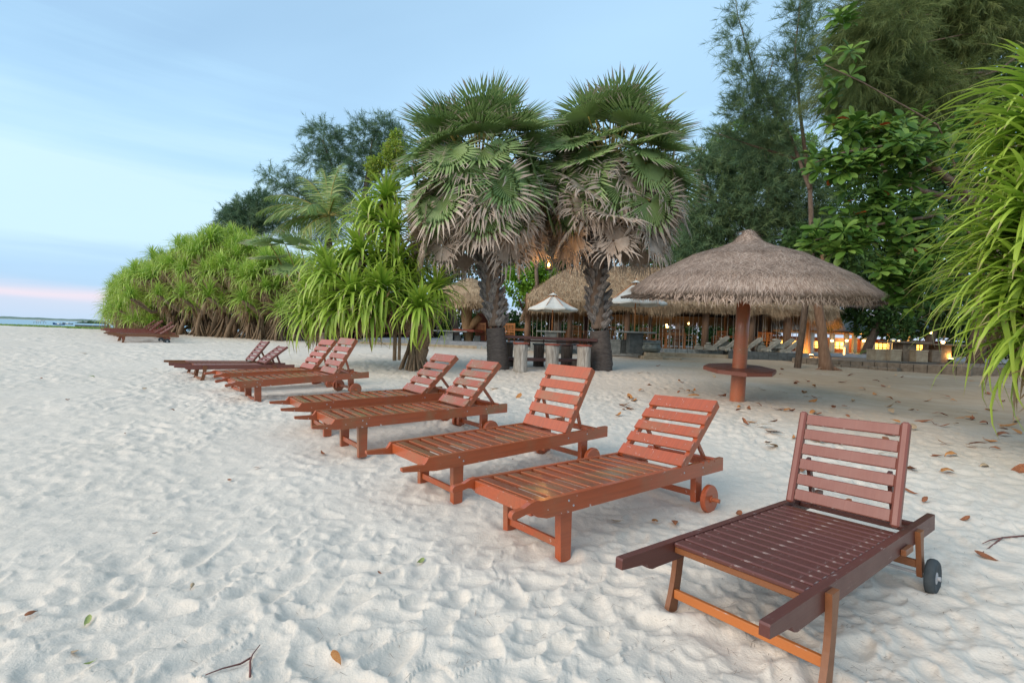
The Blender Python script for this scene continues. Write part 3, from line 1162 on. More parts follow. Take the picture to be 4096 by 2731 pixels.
def make_pavilion():
    E0, E1 = at(2112, 1208, 21.9), at(3335, 1226, 22.4)
    ez = float((E0[2] + E1[2]) / 2)
    x0, x1, yf, yb = E0[0], E1[0], 22.0, 31.5
    ym = (yf + yb) / 2
    rz_ = ez + 2.0
    root = thing('pavilion', 'long straw-roofed open pavilion with hanging strings behind the fan palms', 'pavilion', (x0, yf, FZ))
    o = np.array((x0, yf, FZ))

    def zr(x, y):
        s = np.clip(np.minimum((y - yf) / (ym - yf), (yb - y) / (yb - ym)), 0, 1)
        e = np.clip(np.minimum((x - x0 + .2) / 3.4, (x1 - x + .2) / 3.0), 0, 1)
        k = np.minimum(s, e)
        return ez + 2.3 * (1 - (1 - k) ** 1.45) * 1.0
    xs, ys = np.linspace(x0, x1, 90), np.linspace(yf, yb, 36)
    X, Y = np.meshgrid(xs, ys)
    Z = zr(X, Y) + .08 * fbm(X * .9, Y * .9, 12, 3)
    V = np.stack([X, Y, Z], -1).reshape(-1, 3) - o
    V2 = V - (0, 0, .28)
    nx, ny = len(xs), len(ys)
    i, j = np.meshgrid(np.arange(ny - 1), np.arange(nx - 1), indexing='ij')
    f = np.stack([i * nx + j, i * nx + j + 1, (i + 1) * nx + j + 1, (i + 1) * nx + j], -1).reshape(-1, 4)
    obj('roof', np_mesh('roof', V, f, None, True), M['thatchbase2'], root)
    obj('ceiling', np_mesh('ceiling', V2, f[:, ::-1], None, True), M['black'], root)  # underside of the thatch, its deep shade put into the colour
    n = 26000
    px_, py_ = x0 + (x1 - x0) * rng.random(n), yf + (ym - yf) * rng.random(n) ** 1.3
    z = zr(px_, py_)
    gx_, gy_ = (zr(px_ + .05, py_) - zr(px_ - .05, py_)) / .1, (zr(px_, py_ + .05) - zr(px_, py_ - .05)) / .1
    g = np.stack([gx_, gy_, 0 * gx_], -1)
    gn = unit(g)
    D = -gn - np.array((0, 0, 1.)) * np.linalg.norm(g, axis=1)[:, None] + rng.normal(size=(n, 3)) * .28
    Nn = np.array((0, 0, 1.)) - g
    A = blades(np.stack([px_, py_, z + .03], -1) - o, D, Nn, .25 + .3 * rng.random(n), .018, .12)
    # shaggy fringe hanging from the eave, in tufts of uneven length
    n = 15000
    px_ = x0 + (x1 - x0) * rng.random(n)
    cl = fbm(px_ * 1.4, px_ * 0, 77, 3) + .5
    lng = (.16 + .62 * np.clip(cl, 0, 1) ** 2 * rng.random(n)) * (.7 + .5 * rng.random(n))
    P = np.stack([px_, yf + .0 + .35 * rng.random(n), np.full(n, ez) + .02 - .22 * rng.random(n)], -1)
    D = np.stack([rng.normal(size=n) * .18, -.45 - .25 * rng.random(n), -.85 + .0 * px_], -1)
    Bf = blades(P - o, D, np.tile((0, -1., .5), (n, 1)), lng, .020, .35)
    n = 2600
    yy = yf + (yb - yf) * rng.random(n)
    Cs = []
    for xe, s in ((x0, -1), (x1, 1)):
        P = np.stack([np.full(n, xe) - s * .25 * rng.random(n), yy, np.full(n, ez) - .2 * rng.random(n)], -1)
        D = np.stack([np.full(n, .45 * s), rng.normal(size=n) * .2, np.full(n, -.9)], -1)
        Cs.append(blades(P - o, D, np.tile((s, 0, .5), (n, 1)), .4 + .5 * rng.random(n), .022, .3))
    n = 5000
    px_ = x0 + (x1 - x0) * rng.random(n)
    P = np.stack([px_, yb - .3 * rng.random(n), np.full(n, ez) - .1 * rng.random(n)], -1)
    Cs.append(blades(P - o, np.stack([rng.normal(size=n) * .2, np.full(n, .2), np.full(n, -1.)], -1), np.tile((0, -1., .2), (n, 1)), .3 + .4 * rng.random(n), .03, .2, .3 * rng.random(n)))
    blade_obj('straw', [A, Bf] + Cs, M['thatch2'], root)
    for (px, dy, r_) in ((2110, .6, .14), (2278, .6, .12), (2507, .5, .13), (2820, .5, .15), (3004, .5, .15), (3148, .5, .17), (1968, 3, .13), (2395, 5.5, .13), (2600, 5.5, .13), (2905, 5.5, .13), (3080, 5.5, .13)):
        p = at(px, 1330, yf + dy)
        MB().tube([(p[0] - o[0], dy, -.05), (p[0] - o[0], dy, 1.2), (p[0] - o[0], dy, ez - FZ + .3)], [r_ * 1.1, r_, r_ * .95], 10, wob=.03).build('post', M['post'], root, True)
    # strings of beads hanging from the eave
    k = 0
    xx = x0 + .3
    while xx < x1 - .4:
        dy = .45 + .25 * random.random()
        MB().tube([(xx - x0, dy, .02 + .5 * (random.random() < .1)), (xx - x0 + random.uniform(-.05, .05), dy, ez - FZ - .05)], .011, 4).build('hanging_string', M['rope'], root)
        xx += random.uniform(.12, .30)
        k += 1
    # low dark wall panels and the rear shade under the roof
    for (a_, b_) in ((1905, 2005), (2190, 2215), (2330, 2352)):
        p, q = at(a_, 1350, 28), at(b_, 1350, 28)
        MB().box((p[0] - x0, 27.9 - yf, 0), (q[0] - x0, 28 - yf, 1.6), .01).build('screen_panel', M['redwood'], root)
    return root


M['redwood'] = dark_wood('red_timber', (.10, .024, .014), (.15, .04, .02), .9)
make_pavilion()

# ---- terrace slabs, kerbs, planter, low platform on the right
TER = dict(kind='structure')


def slab(name, poly, z0, z1, m):
    o = MB().prism(poly, z0, z1, (0, 1, 2)).build(name, m)
    return tag(o, **TER)


s0, s1 = at(1770, 1390, 23.6), at(2565, 1425, 21.3)
slab('terrace_step', [(s0[0] - 4, 23.4), (s1[0], 21.0), (s1[0] + .6, 21.35), (13.6, 21.35), (13.6, 32), (s0[0] - 4, 32)], .0, FZ - .16, M['tanstone'])
slab('terrace_floor', [(s0[0] - 4, 23.9), (6.9, 21.9), (13.5, 21.9), (13.5, 40), (s0[0] - 4, 40)], .0, FZ, M['paving'])


def kerb_run(p0, p1, z0, z1, wd, m, n, name):
    """a run of kerb stones, each a stone of its own under one wall"""
    p0, p1 = np.array(p0, float), np.array(p1, float)
    d = p1 - p0
    ln = np.hypot(*d)
    root = thing(*name, (p0[0], p0[1], 0), math.atan2(d[1], d[0]))
    for k in range(n):
        a, b = ln * k / n + .006, ln * (k + 1) / n - .006
        MB().box((a, 0, z0), (b, wd, z1 + random.uniform(-.006, .006)), .012).build('stone', m, root)
    return root


kerb_run((s0[0] - 3, 23.25), (s1[0] + .1, 20.93), .1, FZ - .15, .4, M['greystone'], 22, ('kerb', 'long grey stone kerb edging the terrace step behind the fan palms', 'kerb'))
kerb_run((6.85, 21.78), (9.55, 21.78), .1, FZ + .01, .35, M['greystone'], 5, ('kerb', 'grey stone kerb between the cauldron and the dark planter', 'kerb'))

pl = thing('stone_planter', 'low dark stone planter wall under the pale carved figures', 'planter', (9.58, 21.2, 0))
pe = at(3190, 1425, 21.2)
PW = float(pe[0] - 9.58)
PZ = float(at(3000, 1406, 21.2)[2])
for k in range(7):
    MB().box((PW * k / 7 + .004, 0, .05), (PW * (k + 1) / 7 - .004, 1.2, PZ + random.uniform(-.004, .004)), .008).build('panel', M['darkstone'], pl)

# right platform: nearer corner comes towards the camera
c0, c1, c2_ = ground(3185, 1452), ground(3600, 1481), ground(3885, 1505)
PT_ = float(at(3700, 1452, 19.0)[2])
slab('platform', [(c0[0], c0[1] + .3), (c2_[0] - .05, c2_[1] + .3), (c2_[0] + 6, c2_[1] + 1.5), (c2_[0] + 8, 45), (13.55, 45), (13.55, 23)], .0, PT_, M['brownstone'])
kerb_run((c0[0], c0[1]), (c2_[0], c2_[1]), .0, PT_ + .015, .35, M['brownstone'], 14, ('kerb', 'brown stone kerb of the right platform beside the leaning trunk', 'kerb'))
kerb_run((c0[0] + .25, c0[1] - .42), (c2_[0] - 1.6, c2_[1] + 1.05), .0, PT_ - .16, .4, M['brownstone'], 10, ('stone_step', 'low brown stone step in front of the right platform kerb', 'step'))
pv = slab('platform_paving', [(c0[0] + 1, 25.5), (24, 23.2), (32, 24), (34, 44), (13.6, 44), (13.6, 27)], PT_ - .02, PT_ + .035, M['paving'])

# ================================================================== fan palms
def fan_material():
    t = NT('fan_palm_leaf')
    a, d, r = t.attr('t'), t.attr('dry'), t.rnd()
    fold = t.attr('fold')
    green = t.mix(r, (.14, .235, .065), (.26, .37, .125))
    green = t.mix(t.math('MULTIPLY', fold, .35), green, (.30, .38, .17))  # pleat ridges painted lighter as a highlight
    dry = t.mix(t.noise(t.coord('Object'), 9.0, 3.0), (.34, .25, .18), (.66, .55, .46))
    k = t.math('ADD', t.math('MULTIPLY', d, 1.0), t.math('MULTIPLY', t.ramp(a, [(.62, 0.), (1., 1.)]), t.math('MULTIPLY', t.math('ADD', d, .25), 1.3)), True)
    nz = t.math('MULTIPLY', t.math('SUBTRACT', t.noise(t.coord('Object', (3, 9, 9)), 2.5, 3.0), .5), .5)
    col = t.mix(t.ramp(t.math('ADD', k, nz), [(.38, 0.), (.62, 1.)]), green, dry)
    t.set(Base_Color=col, Roughness=.48)
    t.b.inputs['Specular IOR Level'].default_value = .4
    t.leafy(col, .22)
    return t.m


M['fan'] = fan_material()
M['petiole'] = simple('leaf_stalk', (.20, .16, .03), (.33, .26, .06), 5, .55, (1, 6, 6), .1)
M['petiole_dry'] = simple('dry_leaf_stalk', (.14, .085, .05), (.25, .16, .10), 5, .8, (1, 6, 6), .3)
M['palmring'] = simple('ringed_palm_trunk', (.055, .045, .04), (.15, .125, .11), 9, .95, (1, 1, 9), .9, .02)
M['palmboot'] = simple('palm_leaf_base', (.06, .053, .05), (.33, .30, .275), 5, .9, (1.5, 6, 6), .7, .015)


def fan_mesh(seed, Rb, dry, droop, FM, span=R(118), nseg=38, crumple=0.0, cup=.22, tipdry=.3):
    """pleated fan blade placed by FM (hub at origin, midrib along +X); the free outer ends of the segments hang by their own weight"""
    r = random.Random(seed)
    F3, hub = np.array(FM)[:3, :3], np.array(FM)[:3, 3]
    v, f, ta, fo, dr = [], [], [], [], []
    inner, outer = (.05, .26, .50), (.62, .75, .88, 1.0)
    step = 2 * span / nseg
    for i in range(nseg):
        am = -span + step * (i + .5)
        if r.random() < crumple * .12:
            continue
        Rl = Rb * (1 - .18 * (abs(am) / span) ** 2) * r.uniform(.86, 1.08)
        dd = min(1.6, droop * r.uniform(.35, 1.9))
        tw = r.uniform(-1, 1) * (.03 + crumple * .22)
        dryk = min(1, max(0, dry + r.uniform(-.18, .18)))
        td = r.uniform(.2, 1) * tipdry
        base = len(v)

        def loc(s, ang, dz):
            z = cup * Rb * s * (1 - math.cos(am)) * .35 + dz + crumple * .09 * Rb * s * math.sin(am * 5 + seed)
            return F3 @ np.array((Rl * s * math.cos(ang), Rl * s * math.sin(ang), z))
        pl_ = .024 * Rb
        for s in inner:
            for q, (o_, dz) in enumerate(((-step / 2, -pl_ * s * 2), (0, pl_ * s * 2), (step / 2, -pl_ * s * 2))):
                v.append(loc(s, am + o_, dz))
                ta.append(s * .5)
                fo.append(1. if q == 1 else 0.)
                dr.append(dryk)
        c = loc(.50, am, pl_)
        d = unit(loc(.66, am + tw, pl_) - c)
        nrm = F3 @ np.array((0, 0, 1.))
        ln = np.linalg.norm(F3[:, 0]) * Rl * .125
        sc = np.linalg.norm(F3[:, 0])
        for k, s in enumerate(outer):
            d = unit(d + np.array((0, 0, -1.)) * dd * (.28 + .22 * k))
            c = c + d * ln
            u = (s - .50) / .50
            hw = .50 * Rl * math.tan(step / 2) * (1.06 - u ** 1.6) * sc
            sd = unit(np.cross(d, nrm)) if np.linalg.norm(np.cross(d, nrm)) > .05 else unit(F3[:, 1])
            nn = np.cross(sd, d)
            pts = (c - sd * hw - nn * hw * .6, c, c + sd * hw - nn * hw * .6) if s < 1 else (c,)
            for q, p in enumerate(pts):
                v.append(p)
                ta.append(.5 + .5 * u)
                fo.append(1. if q == 1 else 0.)
                dr.append(min(1, dryk + td * u))
        nr = len(inner) + len(outer) - 1
        for k in range(nr - 1):
            a = base + 3 * k
            f += [(a, a + 3, a + 4), (a, a + 4, a + 1), (a + 1, a + 4, a + 5), (a + 1, a + 5, a + 2)]
        a = base + 3 * (nr - 1)
        f += [(a, a + 3, a + 1), (a + 1, a + 3, a + 2)]
    me = np_mesh('frond', np.array(v), np.array(f), {'t': np.array(ta), 'fold': np.array(fo), 'dry': np.array(dr)})
    me.materials.append(M['fan'])
    return me


FANP = {'green': (1.22, .0, .015, R(120), .02, .25), 'mid': (1.12, .20, .12, R(118), .12, .75), 'half': (1.04, .58, .36, R(110), .45, .7), 'dead': (.98, 1.0, .34, R(98), .6, .3)}


def boot_mesh():
    v, f = [], []
    secs = [(0, .10, .035), (.10, .085, .032), (.20, .06, .026), (.27, .045, .020)]
    for x, w, h in secs:
        z = .42 * x
        v += [(x, -w, z - .01), (x, 0, z - h), (x, w, z - .01), (x, w * .8, z + h * .5), (x, 0, z + h), (x, -w * .8, z + h * .5)]
    for k in range(len(secs) - 1):
        for q in range(6):
            f.append((k * 6 + q, k * 6 + (q + 1) % 6, (k + 1) * 6 + (q + 1) % 6, (k + 1) * 6 + q))
    f.append((18, 19, 20, 21, 22, 23))
    return MB().add(v, f).mesh('leaf_base')


def fan_palm(label, base, path, rads, zring, zcrown, counts, seed, lean=(0, 0), petL=(1.15, 1.55), big=1.0):
    """path: trunk points relative to base"""
    rs = random.Random(seed)
    root = thing('fan_palm', label, 'palm tree', base, group='fan palms beside the log bar')
    path = np.array(path, float)
    zz = np.linspace(path[0][2], path[-1][2], 110)
    ctr = np.stack([np.interp(zz, path[:, 2], path[:, k]) for k in range(2)] + [zz], -1)
    rad = np.interp(zz, path[:, 2], rads)
    ring = 1 + .03 * np.sin(zz * 74) * (zz < zring) + np.array([rs.uniform(-.022, .022) for _ in zz])
    low = zz < zring + .03
    MB().tube(ctr[low], rad[low] * ring[low], 20, wob=.02).build('trunk', M['palmring'], root, True)
    MB().tube(ctr[~low], rad[~low] * .80, 14, wob=.05).build('upper_trunk', M['bark'], root, True)
    bm = boot_mesh()
    bm.materials.append(M['palmboot'])
    n = 0
    z = zring - .02
    while z < zcrown:
        for k in range(7):
            a = n * 2.39996
            n += 1
            z += .030
            if z > zcrown:
                break
            c = np.array([np.interp(z, path[:, 2], path[:, q]) for q in range(2)] + [z])
            rr = np.interp(z, path[:, 2], rads)
            o = obj('leaf_base', bm, None, root)
            out = np.array((math.cos(a), math.sin(a), 0))
            tg = np.array((-math.sin(a), math.cos(a), 0)) * (.85 if n % 2 else -.85)
            Mx = frame(np.array((0, 0, 1.)) + out * rs.uniform(.05, .28) + tg, out)
            sc = rs.uniform(.95, 1.3)
            o.matrix_local = Matrix.Translation(c + out * rr * .58) @ Mx @ Matrix.Diagonal((sc * 1.15, sc, sc, 1))
    cz = np.array([np.interp(zcrown, path[:, 2], path[:, q]) for q in range(2)] + [zcrown])
    i = 0
    for kind, cnt, el0, el1, zo0, zo1 in counts:
        for k in range(cnt):
            az = i * 2.39996 + rs.uniform(-.35, .35)
            i += 1
            s = (k + rs.random()) / cnt
            el = R(el0 + (el1 - el0) * s ** (.72 if kind == 'green' else 1.))
            zo = zo0 + (zo1 - zo0) * s
            L = rs.uniform(*petL) * (1 if kind in ('green', 'mid') else .95)
            p0 = cz + (lean[0] * zo, lean[1] * zo, zo)
            d0 = np.array((math.cos(az) * math.cos(el), math.sin(az) * math.cos(el), math.sin(el)))
            sag = {'green': .05, 'mid': .16, 'half': .30, 'dead': .40}[kind]
            pts = [p0 + d0 * L * u - np.array((0, 0, 1.)) * sag * L * u * u for u in (0, .25, .5, .75, 1.)]
            hub = pts[-1]
            dend = unit(pts[-1] - pts[-2])
            e_ = math.asin(max(-1, min(1, dend[2])))
            tgt = {'green': e_ - R(rs.uniform(8, 28) + 55 * (1 - max(0, el) / R(86)) * rs.uniform(.4, 1.1)), 'mid': e_ - R(rs.uniform(45, 88)), 'half': R(rs.uniform(-85, -15)), 'dead': R(rs.uniform(-105, -45))}[kind]
            bend = e_ - tgt
            FM = Matrix.Translation(hub) @ frame(dend) @ Matrix.Rotation(rs.uniform(-1, 1) * (.45 if kind in ('green', 'mid') else .9), 4, 'X') @ Matrix.Rotation(bend, 4, 'Y') @ Matrix.Scale(big * rs.uniform(.85, 1.1), 4)
            Rb_, dry_, droop_, span_, cr_, td_ = FANP[kind]
            hubm = Matrix.Translation(-Vector(hub)) @ FM
            fr = obj('frond', fan_mesh(seed * 1000 + i, Rb_ * rs.uniform(.88, 1.1), dry_, droop_, hubm, span_ * rs.uniform(.85, 1.05), crumple=cr_, tipdry=td_), None, root)
            fr.location = hub
            pm = MB().tube(pts, [.045, .030, .024, .021, .018], 5).mesh('petiole', True)
            pm.transform(Matrix.Translation(-Vector(hub)))
            obj('petiole', pm, M['petiole'] if kind in ('green', 'mid') else M['petiole_dry'], fr)
    return root


PL = ground(1995, 1487)
PL[1] = 13.15
q = 13.15
trk = lambda px, py: at(px, py, q) - PL
fan_palm('left fan palm with a skirt of dead fronds, its trunk beside the red parasol table', PL, [(0, 0, -.3), trk(1992, 1450), trk(1983, 1330), trk(1973, 1200), trk(1955, 1080), trk(1935, 900), trk(1915, 720)],
         [.33, .30, .25, .235, .225, .23, .2], float(trk(1980, 1310)[2]), float(trk(1926, 800)[2]),
         [('green', 60, 86, -4, .70, .15), ('mid', 32, 22, -18, .40, .0), ('half', 32, 12, -20, .20, -.10), ('dead', 22, -2, -28, .0, -.25)], 3, (-.10, 0), (1.15, 1.75), 1.0)
PR = ground(2405, 1484)
PR[1] = 13.9
q = 13.9
trk = lambda px, py: at(px, py, q) - PR
fan_palm('right fan palm with the fuller crown, beside the thatched parasol', PR, [(0, 0, -.3), trk(2405, 1450), trk(2398, 1330), trk(2388, 1200), trk(2388, 1080), trk(2410, 900), trk(2432, 680)],
         [.36, .33, .285, .26, .24, .24, .2], float(trk(2392, 1320)[2]), float(trk(2424, 770)[2]),
         [('green', 68, 86, -4, .60, .15), ('mid', 36, 22, -18, .40, .0), ('half', 40, 12, -22, .20, -.10), ('dead', 26, 0, -30, .0, -.25)], 8, (.14, 0), (1.25, 1.9), 1.05)

# ---- log bar between the palms: plank, low bench, stools of tree trunk
M['logbark'] = simple('weathered_log', (.22, .19, .16), (.50, .46, .40), 6, .9, (5, 5, .6), .9, .02)
M['logdark'] = simple('dark_log', (.055, .04, .032), (.16, .125, .10), 6, .9, (5, 5, .6), .9, .02)
M['plank'] = dark_wood('worn_bar_wood', (.065, .026, .022), (.13, .06, .05), .72)


def log_stool(label, px0, px1, ptop, Y, m, seat):
    a, b = at(px0, ptop, Y), at(px1, ptop, Y)
    c = (a + b) / 2
    r_ = (b[0] - a[0]) / 2 * .93
    zb = float(gz(Y)) - .12
    h = c[2] - zb
    root = thing('log_stool', label, 'stool', (c[0], Y, zb), group='log stools at the bar')
    ph = random.random() * 6
    prof = [(.001, 0), (r_ * 1.0, 0), (r_ * .98, h * .2), (r_ * .93, h * .5), (r_ * .97, h * .8), (r_ * .99, h - .045), (.001, h - .045)]
    MB().lathe(prof, 26, fn=lambda r, z, t_, i: (r * (1 + .05 * math.sin(2 * t_ + ph + z) + .025 * math.sin(9 * t_ + ph * 2) + .02 * math.sin(17 * t_)), z)).build('log', m, root, True)
    MB().lathe([(.001, h - .05), (r_ * 1.06, h - .05), (r_ * 1.13, h - .04), (r_ * 1.13, h - .008), (r_ * 1.08, h), (.001, h)], 24,
               fn=lambda r, z, t_, i: (r * (1 + .02 * math.sin(3 * t_ + ph)), z)).build('seat_disc', seat, root)


log_stool('pale log stool nearest the left palm, in front of the bar', 2053, 2116, 1369, 12.75, M['logbark'], M['red'])
log_stool('pale log stool in the middle, in front of the bar', 2181, 2241, 1374, 13.15, M['logbark'], M['red'])
log_stool('pale log stool against the right palm, in front of the bar', 2307, 2367, 1378, 13.3, M['logbark'], M['red'])
log_stool('dark log stool half hidden behind the left palm trunk', 2010, 2056, 1367, 14.5, M['logdark'], M['darkstone'])
log_stool('dark log stool behind the bar, between the two left pale stools', 2132, 2181, 1373, 14.3, M['logdark'], M['darkstone'])
log_stool('dark log stool behind the bar, third of the back row', 2243, 2293, 1376, 14.6, M['logdark'], M['plank'])


def plank_between(root, name, p, q, half, th, m):
    d = np.array(q) - np.array(p)
    ln = np.linalg.norm(d)
    o = MB().box((0, -half, -th), (ln, half, 0), .012).build(name, m, root)
    Mx = frame(d)
    Mx.translation = Vector(p)
    o.matrix_local = root.matrix_world.inverted() @ Mx if False else Mx
    return o


bar = thing('log_bar', 'dark plank bar top fixed between the two fan palm trunks', 'bar')
plank_between(bar, 'bar_top', at(2009, 1340, 13.35), at(2384, 1355, 13.75), .16, .085, M['plank'])
o_ = plank_between(bar, 'brace', at(2030, 1356, 13.5), at(2375, 1369, 13.9), .05, .05, M['plank'])
bench = thing('plank_bench', 'low dark plank bench behind the pale log stools', 'bench')
plank_between(bench, 'seat_plank', at(2031, 1428, 13.75), at(2330, 1436, 13.95), .17, .09, M['plank'])
for px in (2052, 2305):
    p = at(px, 1440, 13.8)
    MB().box((p[0] - .14, 13.66, float(gz(13.8)) - .1), (p[0] + .14, 13.94, p[2] - .02), .015).build('support_block', M['logdark'], bench)

# ---- storm lantern under the fronds
M['flame'] = emit('lantern_flame', (1.0, .42, .06), 55.0)
t = NT('lantern_glass')
t.set(Base_Color=(1, .9, .75), Roughness=.05, Transmission_Weight=1.0, IOR=1.1)
M['glass'] = t.m
M['blackmetal'] = simple('black_metal', (.02, .018, .016), (.05, .045, .04), 9, .5, bump=.1)


def lantern(px, py, Y, s=1.0):
    c = at(px, py, Y)
    root = thing('storm_lantern', 'lit storm lantern hanging under dead fronds between the fan palms', 'lantern', c)
    MB().lathe([(.001, -.15), (.075, -.15), (.085, -.13), (.085, -.10), (.04, -.085), (.04, -.07)], 16).build('fuel_tank', M['blackmetal'], root, True)
    MB().lathe([(.042, -.08), (.066, -.03), (.066, .03), (.045, .075)], 16).build('glass_globe', M['glass'], root, True)
    MB().lathe([(.05, .075), (.055, .09), (.035, .11), (.035, .135), (.045, .14), (.001, .16)], 14).build('chimney', M['blackmetal'], root, True)
    MB().tube([(-.085, 0, -.11), (-.10, 0, 0), (-.07, 0, .12), (0, 0, .17), (.07, 0, .12), (.10, 0, 0), (.085, 0, -.11)], .006, 5).build('handle', M['blackmetal'], root)
    MB().tube([(0, 0, .16), (0, .02, .5), (.1, .1, .9)], .004, 4).build('hook_wire', M['blackmetal'], root)
    MB().lathe([(.001, -.055), (.018, -.045), (.026, -.015), (.016, .02), (.001, .05)], 10).build('flame', M['flame'], root, True)
    ld = bpy.data.lights.new('lantern_light', 'POINT')
    ld.energy, ld.color, ld.shadow_soft_size = 12.0, (1.0, .50, .14), .04
    lo = bpy.data.objects.new('lantern_light', ld)
    COL.objects.link(lo)
    lo.parent = root
    lo.location = (0, -.16, .02)


lantern(2195, 1058, 12.7)

# ================================================================== screw pines (pandanus)
def blade_material(name, g1, g2, tipc):
    t = NT(name)
    a, r, d = t.attr('t'), t.rnd(), t.attr('dry')
    rn = t.attr('rnd')
    k = t.math('FRACT', t.math('ADD', t.math('MULTIPLY', r, 7.0), rn))
    green = t.mix(k, g1, g2)
    green = t.mix(t.math('MULTIPLY', t.ramp(a, [(.25, 0.), (.85, 1.)]), .55), green, tipc)
    brown = t.mix(k, (.22, .135, .07), (.42, .31, .19))
    nz = t.math('MULTIPLY', t.math('SUBTRACT', k, .5), .20)
    tip = t.ramp(t.math('ADD', a, nz), [(.90, 0.), (.96, 1.)])
    col = t.mix(t.math('MAXIMUM', t.math('MULTIPLY', tip, .8), d), green, brown)
    t.set(Base_Color=col, Roughness=.42)
    t.b.inputs['Specular IOR Level'].default_value = .45
    t.leafy(col, .30)
    return t.m


M['pand'] = blade_material('pandanus_leaf', (.16, .30, .03), (.33, .51, .06), (.54, .62, .10))
M['pand_far'] = blade_material('pandanus_leaf_far', (.17, .34, .04), (.38, .56, .08), (.56, .66, .14))
M['pandroot'] = simple('prop_root_bark', (.13, .085, .05), (.30, .215, .14), 6, .9, (5, 5, 1), .6, .015)


def leaf_path(L, el, bend, seg, kink=None):
    """centre line in local XZ: starts at elevation el, bends over by gravity"""
    pts, ang = [(0., 0.)], el
    for k in range(seg):
        s = (k + .5) / seg
        ang = el - bend * s ** 1.6 * 1.9
        if kink is not None and s > kink:
            ang = min(ang, R(-78))
        ang = max(ang, R(-92))
        x, z = pts[-1]
        pts.append((x + L / seg * math.cos(ang), z + L / seg * math.sin(ang)))
    return pts


def strap_leaf(L, Wd, el, bend, seg=6, kink=None, az=0.0, dry=0.0, rnd=0.0, org=(0, 0, 0), twist=0.0):
    """V-folded strap leaf; returns verts, quad faces, t, dry, rnd"""
    pts = leaf_path(L, el, bend, seg, kink)
    c, s_ = math.cos(az), math.sin(az)
    v, t_ = [], []
    for k, (x, z) in enumerate(pts):
        u = k / seg
        w = Wd * (.55 + .45 * min(1, u * 6)) * (1 - u ** 2.2) ** .8 / 2 if k < seg else .002
        tw = twist * u
        for q, (o_, dz) in enumerate(((-w, w * .45), (0, 0), (w, w * .45))):
            oy, oz = o_ * math.cos(tw), dz + o_ * math.sin(tw)
            v.append((org[0] + x * c - oy * s_, org[1] + x * s_ + oy * c, org[2] + z + oz))
            t_.append(u)
    f = []
    for k in range(seg):
        a = 3 * k
        f += [(a, a + 1, a + 4, a + 3), (a + 1, a + 2, a + 5, a + 4)]
    n = len(v)
    return np.array(v), np.array(f), np.array(t_), np.full(n, dry), np.full(n, rnd)


def merge_leaves(name, leaves):
    V, F, T, D, Rn, o = [], [], [], [], [], 0
    for v, f, t_, d, r_ in leaves:
        V.append(v)
        F.append(f + o)
        T.append(t_)
        D.append(d)
        Rn.append(r_)
        o += len(v)
    return np_mesh(name, np.concatenate(V), np.concatenate(F), {'t': np.concatenate(T), 'dry': np.concatenate(D), 'rnd': np.concatenate(Rn)})


def rosette_mesh(seed, n, L, Wd, dead=10, seg=6):
    r = random.Random(seed)
    ls = []
    for k in range(n):
        s = k / n
        el = R(86 - 84 * s + r.uniform(-8, 8))
        bend = .20 + .62 * s + r.uniform(-.15, .35)
        kink = r.uniform(.45, .75) if r.random() < .25 and s > .25 else None
        ls.append(strap_leaf(L * r.uniform(.75, 1.1) * (.75 + .35 * s), Wd * r.uniform(.8, 1.15), el, bend, seg, kink, k * 2.39996 + r.uniform(-.2, .2), 0., r.random(), (0, 0, .25 * (1 - s)), r.uniform(-.3, .3)))
    for k in range(dead):
        ls.append(strap_leaf(L * r.uniform(.5, .85), Wd * .8, R(r.uniform(-40, 5)), 1.7, seg, r.uniform(.15, .4), r.uniform(0, 6.28), 1., r.random(), (0, 0, -.08 - .3 * r.random()), r.uniform(-.6, .6)))
    return merge_leaves('rosette', ls)


ROS = [rosette_mesh(k, 92, 1.10, .048, 16) for k in range(5)]
for me in ROS:
    me.materials.append(M['pand_far'])


def prop_roots(root, c, n, h, spread, seed, r0=.035):
    rs = random.Random(seed)
    for k in range(n):
        a = rs.uniform(0, 6.28)
        hh = h * rs.uniform(.55, 1.1)
        sp = spread * rs.uniform(.5, 1.1)
        p = [np.array(c) + (math.cos(a) * .08, math.sin(a) * .08, hh), np.array(c) + (math.cos(a) * sp * .45, math.sin(a) * sp * .45, hh * .5), np.array(c) + (math.cos(a) * sp, math.sin(a) * sp, -.12)]
        MB().tube(p, [r0 * .8, r0, r0 * 1.1], 6, wob=.05).build('prop_root', M['pandroot'], root, True)


